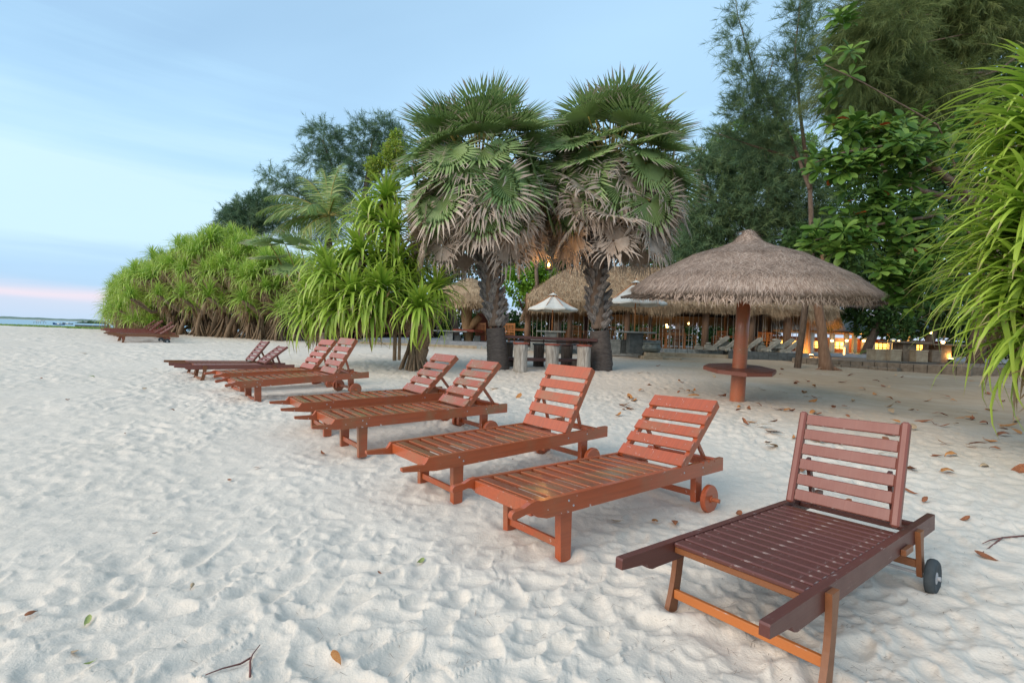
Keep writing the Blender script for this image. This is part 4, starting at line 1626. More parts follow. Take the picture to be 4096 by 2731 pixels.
def pandanus(label, base, heads, seed, scale=1.0, roots=10, rh=1.0, trunk_r=.11, group='screw pines along the back of the beach', stem=True, extra_stems=0, wide=1.0):
    """heads: rosette centres relative to base"""
    rs = random.Random(seed)
    root = thing('screw_pine', label, 'screw pine', base, group=group)
    fork = np.array((0, 0, rh * 1.25))
    if stem:
        MB().tube([(0, 0, -.2), (rs.uniform(-.1, .1), 0, rh * .6), fork], [trunk_r * .9, trunk_r, trunk_r * 1.1], 8, wob=.06).build('trunk', M['pandroot'], root, True)
        prop_roots(root, (0, 0, 0), roots, rh, .45 + .25 * rh, seed)
        for q in range(extra_stems):
            a = rs.uniform(0, 6.28)
            p = np.array((math.cos(a) * wide * rs.uniform(.5, 1), math.sin(a) * wide * rs.uniform(.3, .8), 0))
            MB().tube([p - (0, 0, .2), p * .95 + (rs.uniform(-.2, .2), 0, .5), p * .75 + (rs.uniform(-.3, .3), 0, 1.2), p * .6 + (0, 0, 2.2)], [trunk_r * .8, trunk_r * .75, trunk_r * .7, trunk_r * .5], 7, wob=.07).build('stem', M['pandroot'], root, True)
            prop_roots(root, p, 6, 1.0, .5, seed * 7 + q, .04)
    for k, h in enumerate(heads):
        h = np.array(h, float)
        if stem:
            mid = fork * .45 + h * .55 - (0, 0, .25 * np.linalg.norm(h[:2]))
            MB().tube([fork - (0, 0, .1), mid, h], [trunk_r * .8, trunk_r * .6, trunk_r * .55], 7, wob=.05).build('branch', M['pandroot'], root, True)
        o = obj('rosette', ROS[rs.randrange(len(ROS))], None, root)
        out = np.array((h[0], h[1], 0)) * .12
        sc = scale * rs.uniform(.85, 1.15)
        Mx = frame(np.array((math.cos(k * 2.1), math.sin(k * 2.1), 0)), unit(np.array((0, 0, 1.)) + out + np.array((rs.uniform(-.3, .3), rs.uniform(-.4, .1), 0))))
        o.matrix_local = Matrix.Translation(h) @ Mx @ Matrix.Scale(sc, 4)
    return root


# the long hedge of screw pines on the left, receding along the beach: (picture x, depth, top y, half width m)
HED = [(1120, 24.0, 985, 1.9, 'screw pine on stilt roots next to the coconut palm, right end of the left hedge'),
       (1005, 25.5, 935, 2.2, 'broad screw pine with thick stems showing, second from the right in the left hedge'),
       (905, 26.5, 905, 2.3, 'tallest screw pine of the left hedge'),
       (805, 28.5, 940, 2.3, 'rounded screw pine in the middle of the left hedge, beyond the tallest'),
       (700, 30.5, 985, 2.4, 'screw pine of the left hedge above the far loungers'),
       (635, 33.0, 1040, 2.3, 'screw pine of the left hedge sloping down to the beach end'),
       (565, 35.5, 1085, 2.0, 'second last screw pine at the seaward end of the left hedge'),
       (500, 38.0, 1080, 1.0, 'slim dark screw pine at the seaward end of the left hedge')]
for i, (px, Y, ptop, hw, lab) in enumerate(HED):
    b = at(px, 1365, Y)
    b[2] = float(gz(Y))
    ztop = at(px, ptop, Y)[2] - b[2] - .9
    rs = random.Random(200 + i)
    heads = []
    nh = 46 if hw > 1.5 else 20
    for k in range(nh):
        a = k * 2.39996
        s = (k + .5) / nh
        rr = hw * math.sqrt(s) * 1.02
        zz = ztop * (1 - .46 * s ** 1.5) + rs.uniform(-.35, .3)
        if k % 3 == 2:
            zz -= ztop * .22 * s
            rr *= 1.08
        heads.append((rr * math.cos(a), rr * math.sin(a) * .9, max(1.35, zz)))
    pandanus(lab, b, heads, 300 + i, 1.0 if Y < 30 else 1.05, 24, 1.35, .17, 'screw pines of the left hedge', extra_stems=5 if hw > 1.5 else 1, wide=hw * .8)
# rear row of the hedge, closing the view between the stems
for px, Y, lab in ((1080, 30.5, 'screw pine in the dark rear row at the right end of the left hedge'), (930, 32.0, 'screw pine in the dark rear row behind the tallest one'), (790, 34.0, 'screw pine in the dark rear row behind the middle of the hedge'), (660, 36.5, 'screw pine in the dark rear row above the far loungers')):
    b = at(px, 1365, Y)
    b[2] = float(gz(Y))
    rs = random.Random(px)
    pandanus(lab, b, [(rs.uniform(-2.6, 2.6), rs.uniform(-.6, .6), rs.uniform(.5, 2.6)) for _ in range(26)], px, .9, 6, .6, .12, 'screw pines of the left hedge')
# low mass at the very end, touching the sand
for px, Y, zt, lab in ((478, 36.5, 1.2, 'low screw pine tuft sprawling on the sand behind the far loungers'), (520, 32.5, 1.1, 'low yellowish screw pine behind the far lounger backrests'), (590, 30.5, 1.0, 'lowest screw pine tuft right behind the far loungers')):
    b = at(px, 1340, Y)
    b[2] = float(gz(Y))
    pandanus(lab, b, [(math.cos(a) * rr_, math.sin(a) * rr_ * .7, zt * h) for a, rr_, h in ((0, 0, 1.3), (.6, .9, .8), (1.9, .8, .9), (3.2, 1.0, .7), (4.4, .8, .7), (5.3, 1.3, .6))], int(px), .95, 6, .5, .10, 'screw pines of the left hedge')

# ---- the nearer screw pines: every large leaf is a piece of its own
LEAF = {}


def leaf_variant(kind, k):
    key = (kind, k)
    if key not in LEAF:
        r = random.Random(hash(kind) % 999 + 31 * k) if False else random.Random({'up': 11, 'arch': 23, 'hang': 37, 'kink': 53, 'dead': 71}[kind] * 100 + k)
        p = {'up': (.45, None), 'arch': (.78, None), 'hang': (1.15, None), 'kink': (.9, .55), 'dead': (1.6, .25)}[kind]
        kk = None if p[1] is None else p[1] + r.uniform(-.12, .15)
        v, f, t_, d, rn = strap_leaf(1.0, .072, 0.0, p[0] * r.uniform(.8, 1.2), 7, kk, 0, 1.0 if kind == 'dead' else 0.0, r.random(), twist=r.uniform(-.4, .4))
        me = np_mesh('leaf', v, f, {'t': t_, 'dry': d, 'rnd': rn})
        me.materials.append(M['pand'])
        LEAF[key] = me
    return LEAF[key]


def leafy_head(root, c, n, L, axis, rs, wide=1.0, budget=None, extra=None, dead=8, stiff=0.0):
    """rosette of single leaves around centre c, opening along axis; leaves past the budget go to extra"""
    A = frame(unit(np.cross(axis, (.3, 1, .2))), axis)
    for k in range(n + dead):
        isdead = k >= n
        s = (k - n) / dead if isdead else k / n
        el = R(84 - 100 * s + rs.uniform(-9, 9)) if not isdead else R(rs.uniform(-60, -15))
        az = k * 2.39996 + rs.uniform(-.25, .25)
        kind = 'dead' if isdead else ('up' if s < .25 + stiff else 'kink' if rs.random() < .22 else 'arch' if s < .86 + stiff else 'hang')
        d = np.array(A.to_3x3() @ Vector((math.cos(az) * math.cos(el), math.sin(az) * math.cos(el), math.sin(el))))
        ln = L * rs.uniform(.75, 1.1) * (.8 + .3 * min(1, s * 1.5))
        up = (0, 0, 1)
        Mx = frame(d, up if abs(d[2]) < .97 else (math.cos(az), math.sin(az), .1))
        Mx = Matrix.Translation(Vector(c) + Vector(d) * .03) @ Mx @ Matrix.Diagonal((ln, wide * (.8 + .3 * rs.random()) * ln ** .35, ln, 1))
        me = leaf_variant(kind, rs.randrange(6))
        if budget[0] > 0:
            budget[0] -= 1
            o = obj('leaf', me, None, root)
            o.matrix_local = Mx
        else:
            vv = np.empty(len(me.vertices) * 3, np.float32)
            me.vertices.foreach_get('co', vv)
            vv = vv.reshape(-1, 3) @ np.array(Mx)[:3, :3].T + np.array(Mx)[:3, 3]
            ff = np.array([p.vertices[:] for p in me.polygons])
            tt = np.empty(len(vv), np.float32)
            me.attributes['t'].data.foreach_get('value', tt)
            extra.append((vv, ff, tt, np.full(len(vv), 1. if isdead else 0.), np.full(len(vv), rs.random())))


def near_pandanus(label, base, heads, seed, L, n, stems, roots=0, rh=.9, wide=1.0, group=None, dead=8, stiff=0.0):
    rs = random.Random(seed)
    root = thing('screw_pine', label, 'screw pine', base, group=group)
    budget, extra = [290], []
    base = np.array(base)
    for (c, ax) in heads:
        leafy_head(root, np.array(c) - base, n, L, np.array(ax, float), rs, wide, budget, extra, dead, stiff)
    if extra:
        o = obj('more_leaves', merge_leaves('more_leaves', extra), M['pand'], root)
        o['kind'] = 'stuff'
    for pts, rr in stems:
        MB().tube(np.array(pts) - base, rr, 8, wob=.06).build('stem', M['pandroot'], root, True)
    if roots:
        prop_roots(root, (0, 0, 0), roots, rh, .45, seed, .032)
    return root


Bp = ground(1655, 1478)
Y0 = float(Bp[1])
hd = lambda px, py, dY, ax: (at(px, py, Y0 + dY), ax)
near_pandanus('bright green screw pine on stilt roots, left of the fan palms', Bp,
              [hd(1527, 1160, -.9, (-.1, -.75, .75)), hd(1676, 1232, -1.0, (.15, -.7, .75)), hd(1357, 1235, -.7, (-.5, -.5, .6)), hd(1325, 1110, -.4, (-.5, -.3, .8)),
               hd(1440, 1010, -.2, (-.2, -.3, .9)), hd(1565, 925, .1, (.0, -.3, .95)), hd(1545, 800, .5, (0, -.1, 1)), hd(1410, 1180, -.9, (-.3, -.6, .7)), hd(1590, 1060, -.1, (.1, -.4, .9)), hd(1260, 1190, .2, (-.6, -.2, .7)), hd(1480, 1235, -.9, (-.1, -.8, .4)),
               hd(1620, 1165, -.2, (.1, -.6, .8)), hd(1390, 1085, .1, (-.2, -.5, .8)), hd(1245, 1255, -.2, (-.6, -.5, .5)), hd(1740, 1165, -.1, (.3, -.5, .8)), hd(1490, 1090, .0, (0, -.5, .9)), hd(1650, 1080, .4, (.2, -.3, .9)), hd(1560, 1010, .4, (0, -.3, .9)), hd(1300, 1060, .6, (-.4, 0, .9)), hd(1480, 880, .6, (-.2, 0, 1))],
              41, 1.12, 84, [
                  ([Bp - (0, 0, .2), at(1690, 1400, Y0), at(1640, 1300, Y0 - .2), at(1560, 1180, Y0 - .4)], [.17, .16, .13, .09]),
                  ([at(1690, 1400, Y0), at(1720, 1330, Y0 - .2), at(1690, 1260, Y0 - .7)], [.12, .09, .06]),
                  ([at(1640, 1300, Y0 - .2), at(1480, 1290, Y0 - .3), at(1370, 1260, Y0 - .5)], [.12, .09, .07]),
                  ([at(1640, 1300, Y0 - .2), at(1600, 1050, Y0 + .1), at(1555, 830, Y0 + .5)], [.13, .10, .07]),
                  ([at(1480, 1290, Y0 - .3), at(1400, 1150, Y0), at(1330, 1090, Y0 + .2)], [.09, .08, .06]),
                  ([at(1582, 1300, Y0 - .4), at(1578, 1442, Y0 - .5)], [.045, .05]),
                  ([at(1600, 1300, Y0 - .4), at(1596, 1440, Y0 - .5)], [.035, .04])],
              26, .95, 1.15, 'screw pines along the back of the beach', 22)

# ---- very near screw pine leaning in from the right edge
Yr = 5.4
hr = lambda px, py, dY, ax: (at(px + (150 if py < 700 else 100), py + 40, Yr + dY), ax)
Br = at(4330, 1700, Yr + .5)
Br[2] = float(gz(Yr + .5))
near_pandanus('near screw pine with long strap leaves hanging in at the right edge', Br,
              [hr(4060, 330, .5, (-.6, -.2, .6)), hr(4010, 470, .3, (-.8, -.1, .1)), hr(4080, 640, .1, (-.75, -.3, .2)), hr(4040, 800, .0, (-.75, -.3, .1)), hr(4130, 960, -.2, (-.6, -.5, .4)), hr(4050, 1120, -.1, (-.75, -.3, .35)), hr(4150, 1190, -.3, (-.45, -.6, .2)), hr(4100, 560, .6, (-.6, 0, .5)), hr(4180, 760, .5, (-.5, 0, .6)),
               hr(4260, 1050, .2, (-.3, -.3, .6)), hr(3990, 930, .25, (-.8, -.2, .2)), hr(3960, 1060, .3, (-.8, -.2, .1)), hr(3990, 640, .5, (-.8, 0, .2)), hr(4090, 1300, -.1, (-.6, -.4, .1))],
              77, 1.15, 76, [([Br - (0, 0, .2), at(4330, 1300, Yr + .5), at(4260, 900, Yr + .4), at(4200, 500, Yr + .5), at(4100, 380, Yr + .5)], [.13, .12, .11, .09, .06]),
                             ([at(4260, 900, Yr + .4), at(4100, 820, Yr)], [.07, .05]), ([at(4300, 1250, Yr + .4), at(4160, 1200, Yr), at(4070, 1140, Yr)], [.08, .06, .05])],
              0, .9, .92, 'screw pines along the back of the beach', 26, .14)

# ================================================================== trees
def foliage_material(name, c1, c2, c3, tr=.3, rough=.6):
    t = NT(name)
    col = t.ramp(t.attr('rnd'), [(0., c1), (.55, c2), (1., c3)])
    t.set(Base_Color=col, Roughness=rough)
    t.b.inputs['Specular IOR Level'].default_value = .3
    t.leafy(col, tr)
    return t.m


M['needle'] = foliage_material('she_oak_needles', (0.063, 0.117, 0.063), (0.126, 0.207, 0.099), (0.252, 0.324, 0.126), .35)
M['needle_near'] = foliage_material('she_oak_needles_near', (.075, .115, .04), (.16, .21, .07), (.28, .31, .11), .4)
M['needle_far'] = foliage_material('she_oak_needles_far', (0.060, 0.128, 0.076), (0.128, 0.212, 0.119), (0.221, 0.306, 0.153), .35)
M['broad'] = foliage_material('broad_leaves', (.022, .055, .014), (.055, .115, .026), (.12, .21, .045), .3, .65)
M['bright'] = foliage_material('bright_leaves', (.10, .24, .02), (.19, .37, .035), (.33, .50, .06), .4, .5)
M['yellowish'] = foliage_material('yellow_green_leaves', (.14, .24, .03), (.27, .37, .05), (.42, .42, .07), .4, .5)
M['coco'] = foliage_material('coconut_leaflets', (.13, .22, .05), (.23, .33, .08), (.40, .43, .16), .3, .45)
M['almond'] = foliage_material('sea_almond_leaf', (.045, .11, .016), (.10, .195, .03), (.20, .31, .06), .28, .42)
M['almondred'] = foliage_material('red_sea_almond_leaf', (.30, .055, .015), (.42, .10, .02), (.50, .18, .03), .3, .45)


def blob_points(blobs, n, shell=.55):
    """points in a set of balls (centre, radius, weight)"""
    C = np.array([b[0] for b in blobs], float)
    Rr = np.array([b[1] for b in blobs], float)
    w = np.array([b[2] if len(b) > 2 else b[1] ** 2 for b in blobs], float)
    k = rng.choice(len(blobs), n, p=w / w.sum())
    d = unit(rng.normal(size=(n, 3)))
    r = Rr[k] * (shell + (1 - shell) * rng.random(n)) * (.85 + .3 * rng.random(n))
    return C[k] + d * r[:, None] * np.array((1, 1, .85)), d, k


def needle_mass(blobs, sprays, per, sl, nl, nw, droop, wind=(0, 0, 0), up=.5, spread=.55):
    c, d, k = blob_points(blobs, sprays, .35)
    ax = unit(d * .8 + np.array((0, 0, up)) + rng.normal(size=d.shape) * .35 + np.array(wind))
    L = sl * (.5 + rng.random(sprays))
    u = rng.random((sprays, per))
    P = c[:, None, :] + ax[:, None, :] * (u * L[:, None])[:, :, None] + np.array((0, 0, -1.)) * (u ** 2 * L[:, None] * .25)[:, :, None]
    nd = ax[:, None, :] * .75 + rng.normal(size=(sprays, per, 3)) * spread + np.array((0, 0, -droop)) + np.array(wind)
    P, nd = P.reshape(-1, 3), unit(nd.reshape(-1, 3))
    n = len(P)
    rn = np.clip(np.repeat(rng.random(sprays), per) * .6 + rng.random(n) * .4, 0, 1)
    return blades(P, nd, unit(rng.normal(size=(n, 3))), nl * (.6 + .8 * rng.random(n)), nw, droop * .35, rn, 2)


def leaf_mass(blobs, n, size, shell=.6, flat=.5):
    """small bent leaves, each two triangles"""
    c, d, k = blob_points(blobs, n, shell)
    cl = fbm(c[:, 0] * 2.2 + c[:, 2], c[:, 1] * 2.2 - c[:, 2] * 1.7, 5, 3)
    keep = cl > -.16
    c, d = c[keep], d[keep]
    n = len(c)
    ax = unit(d * .6 + rng.normal(size=(n, 3)) * .7 + np.array((0, 0, -.25)))
    nn = unit(d * .5 + rng.normal(size=(n, 3)) * .6 + np.array((0, 0, flat)))
    side = unit(np.cross(ax, nn))
    L = (size * (.6 + .8 * rng.random(n)))[:, None]
    wv = L * .28
    v = np.stack([c, c + ax * L * .5 - side * wv + nn * L * .06, c + ax * L, c + ax * L * .5 + side * wv + nn * L * .06], 1).reshape(-1, 3)
    b = (np.arange(n) * 4)[:, None]
    f = np.concatenate([b + np.array([0, 1, 2]), b + np.array([0, 2, 3])])
    rn = np.clip(rng.random(n) * .6 + .4 * (cl[keep] + .5), 0, 1)
    return v, f, np.zeros(len(v)), np.repeat(rn, 4)


def tree(name, label, cat, base, trunks, crown, m, group=None, bark='bark', limbs=()):
    root = thing(name, label, cat, base, group=group)
    b = np.array(base)
    for i, (pts, rad) in enumerate(trunks):
        MB().tube(np.array(pts) - b, rad, 9, wob=.05).build('trunk' if i == 0 else 'limb', M[bark], root, True)
    crown = [(v - b, f, t_, r_) for v, f, t_, r_ in crown]
    blade_obj('crown', crown, m, root)
    return root


def B(px, py, Y, r_, w=None):
    return (at(px, py, Y), r_, w if w is not None else r_ ** 2)


def gp(px, Y):
    p = at(px, 1380, Y)
    p[2] = float(gz(Y))
    return p


GT = 'trees behind the beach'
# she-oak far behind on the left
b0 = gp(1440, 42)
bl = [B(1290, 545, 42, 1.3), B(1340, 590, 42, 1.3), B(1455, 545, 42, 1.5), B(1530, 520, 42, 1.3), B(1590, 565, 42, 1.2), B(1250, 640, 42, 1.2), B(1360, 680, 42, 1.6), B(1460, 650, 42, 1.5), B(1545, 640, 42, 1.3), B(1130, 730, 42, 1.0), B(1200, 760, 42, 1.2), B(1300, 800, 42, 1.7), B(1420, 780, 42, 1.7), B(1180, 860, 42, 1.5), B(1300, 900, 42, 1.8), B(1640, 620, 42, 1.0), B(1075, 700, 42, .6)]
tree('she_oak_tree', 'tall feathery she-oak behind the coconut palm', 'tree', b0, [([b0 - (0, 0, .3), at(1440, 1100, 42), at(1450, 850, 42), at(1490, 560, 42)], [.4, .35, .28, .08]), ([at(1450, 850, 42), at(1340, 700, 42), at(1290, 560, 42)], [.2, .13, .05]), ([at(1450, 900, 42), at(1250, 800, 42), at(1130, 740, 42)], [.18, .12, .05]), ([at(1465, 740, 42), at(1560, 640, 42), at(1600, 570, 42)], [.15, .1, .04])],
     [needle_mass(bl, 2000, 34, .9, .42, .024, .25, (-.05, 0, 0), .35)], M['needle_far'], GT)
b0 = gp(1000, 46)
bl = [B(930, 880, 46, 1.0), B(985, 830, 46, 1.1), B(1040, 810, 46, 1.1), B(1080, 870, 46, 1.4), B(1000, 910, 46, 1.5), B(900, 930, 46, .9)]
tree('she_oak_tree', 'small blue-green she-oak above the left hedge', 'tree', b0, [([b0 - (0, 0, .3), at(1000, 1000, 46), at(1030, 820, 46)], [.25, .2, .06])], [needle_mass(bl, 1000, 30, .8, .42, .032, .2, (0, 0, 0), .7)], M['needle_far'], GT)
# yellow-green sapling between
b0 = gp(1575, 30)
bl = [B(1580, 600, 30, .75), B(1545, 640, 30, .55), B(1600, 680, 30, .6), B(1490, 660, 30, .5), B(1585, 540, 30, .35), B(1500, 700, 30, .4), B(1560, 740, 30, .6)]
tree('leafy_tree', 'slim yellow-green leafy tree between the she-oak and the left fan palm', 'tree', b0, [([b0 - (0, 0, .3), at(1590, 900, 30), at(1575, 700, 30), at(1585, 560, 30)], [.12, .1, .06, .02]), ([at(1580, 760, 30), at(1500, 670, 30)], [.05, .02])], [leaf_mass(bl, 5200, .17)], M['yellowish'], GT)


# coconut palm
def coconut():
    c = at(1315, 865, 29.0)
    b0 = gp(1310, 29.0)
    root = thing('coconut_palm', 'wind-blown coconut palm rising behind the left hedge', 'palm tree', b0)
    MB().tube(np.array([b0 - (0, 0, .3), at(1312, 1150, 29), at(1318, 980, 29), c - (0, 0, .1)]) - b0, [.24, .2, .18, .2], 9, wob=.03).build('trunk', M['bark'], root, True)
    rs = random.Random(5)
    fr = [(150, 62, 3.0), (120, 75, 3.1), (80, 82, 3.2), (170, 35, 3.2), (190, 20, 3.1), (200, -5, 3.0), (178, 5, 2.6), (10, 25, 2.8), (-20, 5, 2.6), (215, 10, 2.8), (35, 45, 2.6), (-60, -10, 2.3), (250, -20, 2.4), (275, 15, 2.6), (300, 30, 2.6), (95, 50, 2.8)]
    for az, el, L in fr:
        L *= 1.32
        az, el = R(az + rs.uniform(-8, 8)), R(el)
        n = 14
        pts, p, e = [], np.zeros(3), el
        for k in range(n + 1):
            pts.append(p.copy())
            e = el - (R(66) * (k / n) ** 1.6) * (1.1 - .40 * math.sin(max(el, 0)))
            p = p + L / n * np.array((math.cos(az) * math.cos(e), math.sin(az) * math.cos(e), math.sin(e)))
        pts = np.array(pts)
        fo = MB().tube(pts + (c - b0), np.linspace(.045, .008, n + 1), 5).build('frond', M['petiole'], root, True)
        nn = 90
        u = np.repeat(np.linspace(.12, 1, nn // 2), 2)
        P = np.stack([np.interp(u * n, np.arange(n + 1), pts[:, k]) for k in range(3)], -1)
        T = unit(np.stack([np.interp(u * n, np.arange(n + 1), np.gradient(pts[:, k])) for k in range(3)], -1))
        sd = unit(np.cross(T, np.array((0, 0, 1.)) + 0 * T)) * np.where(np.arange(nn) % 2, 1, -1)[:, None]
        D = T * .65 + sd * .8 + np.array((-.18, 0, -.25)) + rng.normal(size=(nn, 3)) * .08
        v = blades(P + (c - b0), D, np.cross(D, T), .95 * np.sin(np.clip(u, 0, 1) * 2.6 + .35) + .12, .060, .38, None, 3)
        blade_obj('leaflets', [v], M['coco'], fo)


coconut()

# young fan palm between hedge and near screw pine
yf = thing('fan_palm', 'young grey-green fan palm between the left hedge and the near screw pine', 'palm tree', gp(1290, 20.0), group=None)
b0 = np.array(yf.location)
for k, (px, py, az, el) in enumerate(((1270, 1000, -100, 55), (1180, 1060, -140, 30), (1330, 1030, -60, 40), (1210, 1000, 170, 45), (1250, 1090, -95, 5), (1150, 1000, 190, 30))):
    c = at(px - 70, py - 25, 20.0) - b0
    d = np.array((math.cos(R(az)) * math.cos(R(el)), math.sin(R(az)) * math.cos(R(el)), math.sin(R(el))))
    FM = frame(d) @ Matrix.Rotation(R(35), 4, 'Y') @ Matrix.Scale(1.05, 4)
    fr = obj('frond', fan_mesh(900 + k, 1.1, 0., .04, FM), None, yf)
    fr.location = c
    pm = MB().tube([(0, 0, .4), (c + np.array((0, 0, .4))) * .5, c], [.04, .03, .02], 5).mesh('petiole', True)
    pm.transform(Matrix.Translation(-Vector(c)))
    obj('petiole', pm, M['petiole'], fr)
MB().tube([(0, 0, -.2), (0, 0, .6)], [.16, .12], 9).build('trunk', M['bark'], yf, True)

# ---- right side: she-oaks
Yq = 17.0
b0 = gp(3190, Yq)
bl = [B(2950, 60, Yq, .28), B(2930, 140, Yq, .35), B(2960, 230, Yq, .45), B(2985, 310, Yq, .55), B(3010, 400, Yq, .6), B(2960, 440, Yq, .5), B(2930, 540, Yq, .4), B(2870, 530, Yq, .25), B(3060, 480, Yq, .65), B(3030, 560, Yq, .6), B(3110, 560, Yq, .7), B(3180, 60, Yq, .4), B(3230, 130, Yq, .5), B(3200, 230, Yq, .5), B(3160, 320, Yq, .5), B(3180, 420, Yq, .6), B(3250, 30, Yq, .4), B(3280, 250, Yq, .5), B(3120, 250, Yq, .35), B(3080, 380, Yq, .4)]
tree('she_oak_tree', 'feathery she-oak with sparse sprays against the sky, above the thatched parasol', 'tree', b0,
     [([b0 - (0, 0, .3), at(3250, 1000, Yq), at(3240, 760, Yq), at(3160, 540, Yq), at(3020, 300, Yq), at(2950, 60, Yq), at(2940, -20, Yq)], [.12, .10, .07, .045, .03, .015, .008]), ([at(3240, 760, Yq), at(3200, 450, Yq), at(3180, 200, Yq), at(3210, -60, Yq)], [.08, .05, .03, .01]), ([at(3200, 640, Yq), at(3000, 580, Yq), at(2860, 530, Yq)], [.05, .03, .01]), ([at(3160, 540, Yq), at(3060, 350, Yq), at(3100, 220, Yq)], [.04, .025, .01])],
     [needle_mass(bl, 1050, 44, .50, .24, .0095, .12, (-.12, 0, .05), .5)], M['needle'], GT)
# dark she-oak mass lower, behind the parasol top
Yq = 27.0
b0 = gp(3020, Yq)
bl = [B(2800, 640, Yq, .8), B(2850, 720, Yq, 1.1), B(2950, 640, Yq, 1.1), B(3050, 620, Yq, 1.2), B(3160, 660, Yq, 1.3), B(2900, 820, Yq, 1.4), B(3040, 780, Yq, 1.5), B(3180, 800, Yq, 1.5), B(2820, 900, Yq, 1.4), B(2960, 930, Yq, 1.5), B(3120, 930, Yq, 1.6), B(3260, 920, Yq, 1.5), B(2780, 1010, Yq, 1.2), B(2880, 560, Yq, .5)]
tree('she_oak_tree', 'dark dense she-oak right behind the thatched parasol', 'tree', b0, [([b0 - (0, 0, .3), at(3030, 1000, Yq), at(3080, 800, Yq), at(3060, 620, Yq)], [.35, .3, .2, .08]), ([at(3040, 950, Yq), at(2850, 800, Yq), at(2800, 660, Yq)], [.16, .1, .04]), ([at(3070, 820, Yq), at(3200, 700, Yq)], [.12, .04]), ([at(3050, 1000, Yq), at(2900, 930, Yq), at(2810, 900, Yq)], [.12, .09, .03])],
     [needle_mass(bl, 3000, 36, .75, .34, .022, .30, (0, 0, 0), .3)], M['needle'], GT)
# near she-oak overhead at the upper right, its sprays hanging down to the left
Yq = 13.0
b0 = gp(4250, Yq + 2)
bl = []
for (px, py, r_) in ((3420, 120, .35), (3480, 60, .45), (3560, 40, .5), (3640, 30, .6), (3740, 20, .65), (3850, 0, .7), (3960, 20, .7), (4060, 30, .7), (3400, 250, .4), (3460, 190, .5), (3550, 170, .55), (3650, 150, .6), (3750, 140, .6), (3860, 130, .6), (3970, 140, .6), (3330, 350, .35), (3400, 380, .45), (3480, 330, .5), (3570, 300, .55), (3670, 280, .55), (3770, 260, .5), (3870, 250, .45), (3300, 440, .25), (3370, 480, .35), (3450, 450, .45), (3540, 430, .5), (3640, 410, .5), (3730, 390, .45), (3820, 380, .4), (3680, 500, .35), (3760, 470, .4), (3420, 540, .25), (3540, 530, .3)):
    bl.append(B(px + 20, py - 60, Yq + random.uniform(-.8, 1.6), r_ * 1.25))
lim = [([b0 - (0, 0, .3), at(4350, 700, Yq + 2), at(4250, 100, Yq + 1), at(4000, -250, Yq + .5)], [.28, .25, .2, .12])]
for (a_, b_, c_) in (((4240, 80), (3950, 120), (3650, 180)), ((4240, 80), (4000, 280), (3700, 380)), ((4000, -250), (3700, -50), (3450, 120)), ((3700, -50), (3560, 150), (3380, 420)), ((4000, 280), (3850, 300), (3760, 240)), ((3950, 120), (3760, 60), (3600, 60))):
    lim.append(([at(*a_, Yq + .6), at(*b_, Yq + .2), at(*c_, Yq)], [.05, .025, .008]))
tree('she_oak_tree', 'near she-oak with hanging olive sprays filling the upper right corner', 'tree', b0, lim,
     [needle_mass(bl, 3900, 48, .62, .26, .0085, .35, (-.25, 0, -.05), .0, .42)], M['needle_near'], GT)
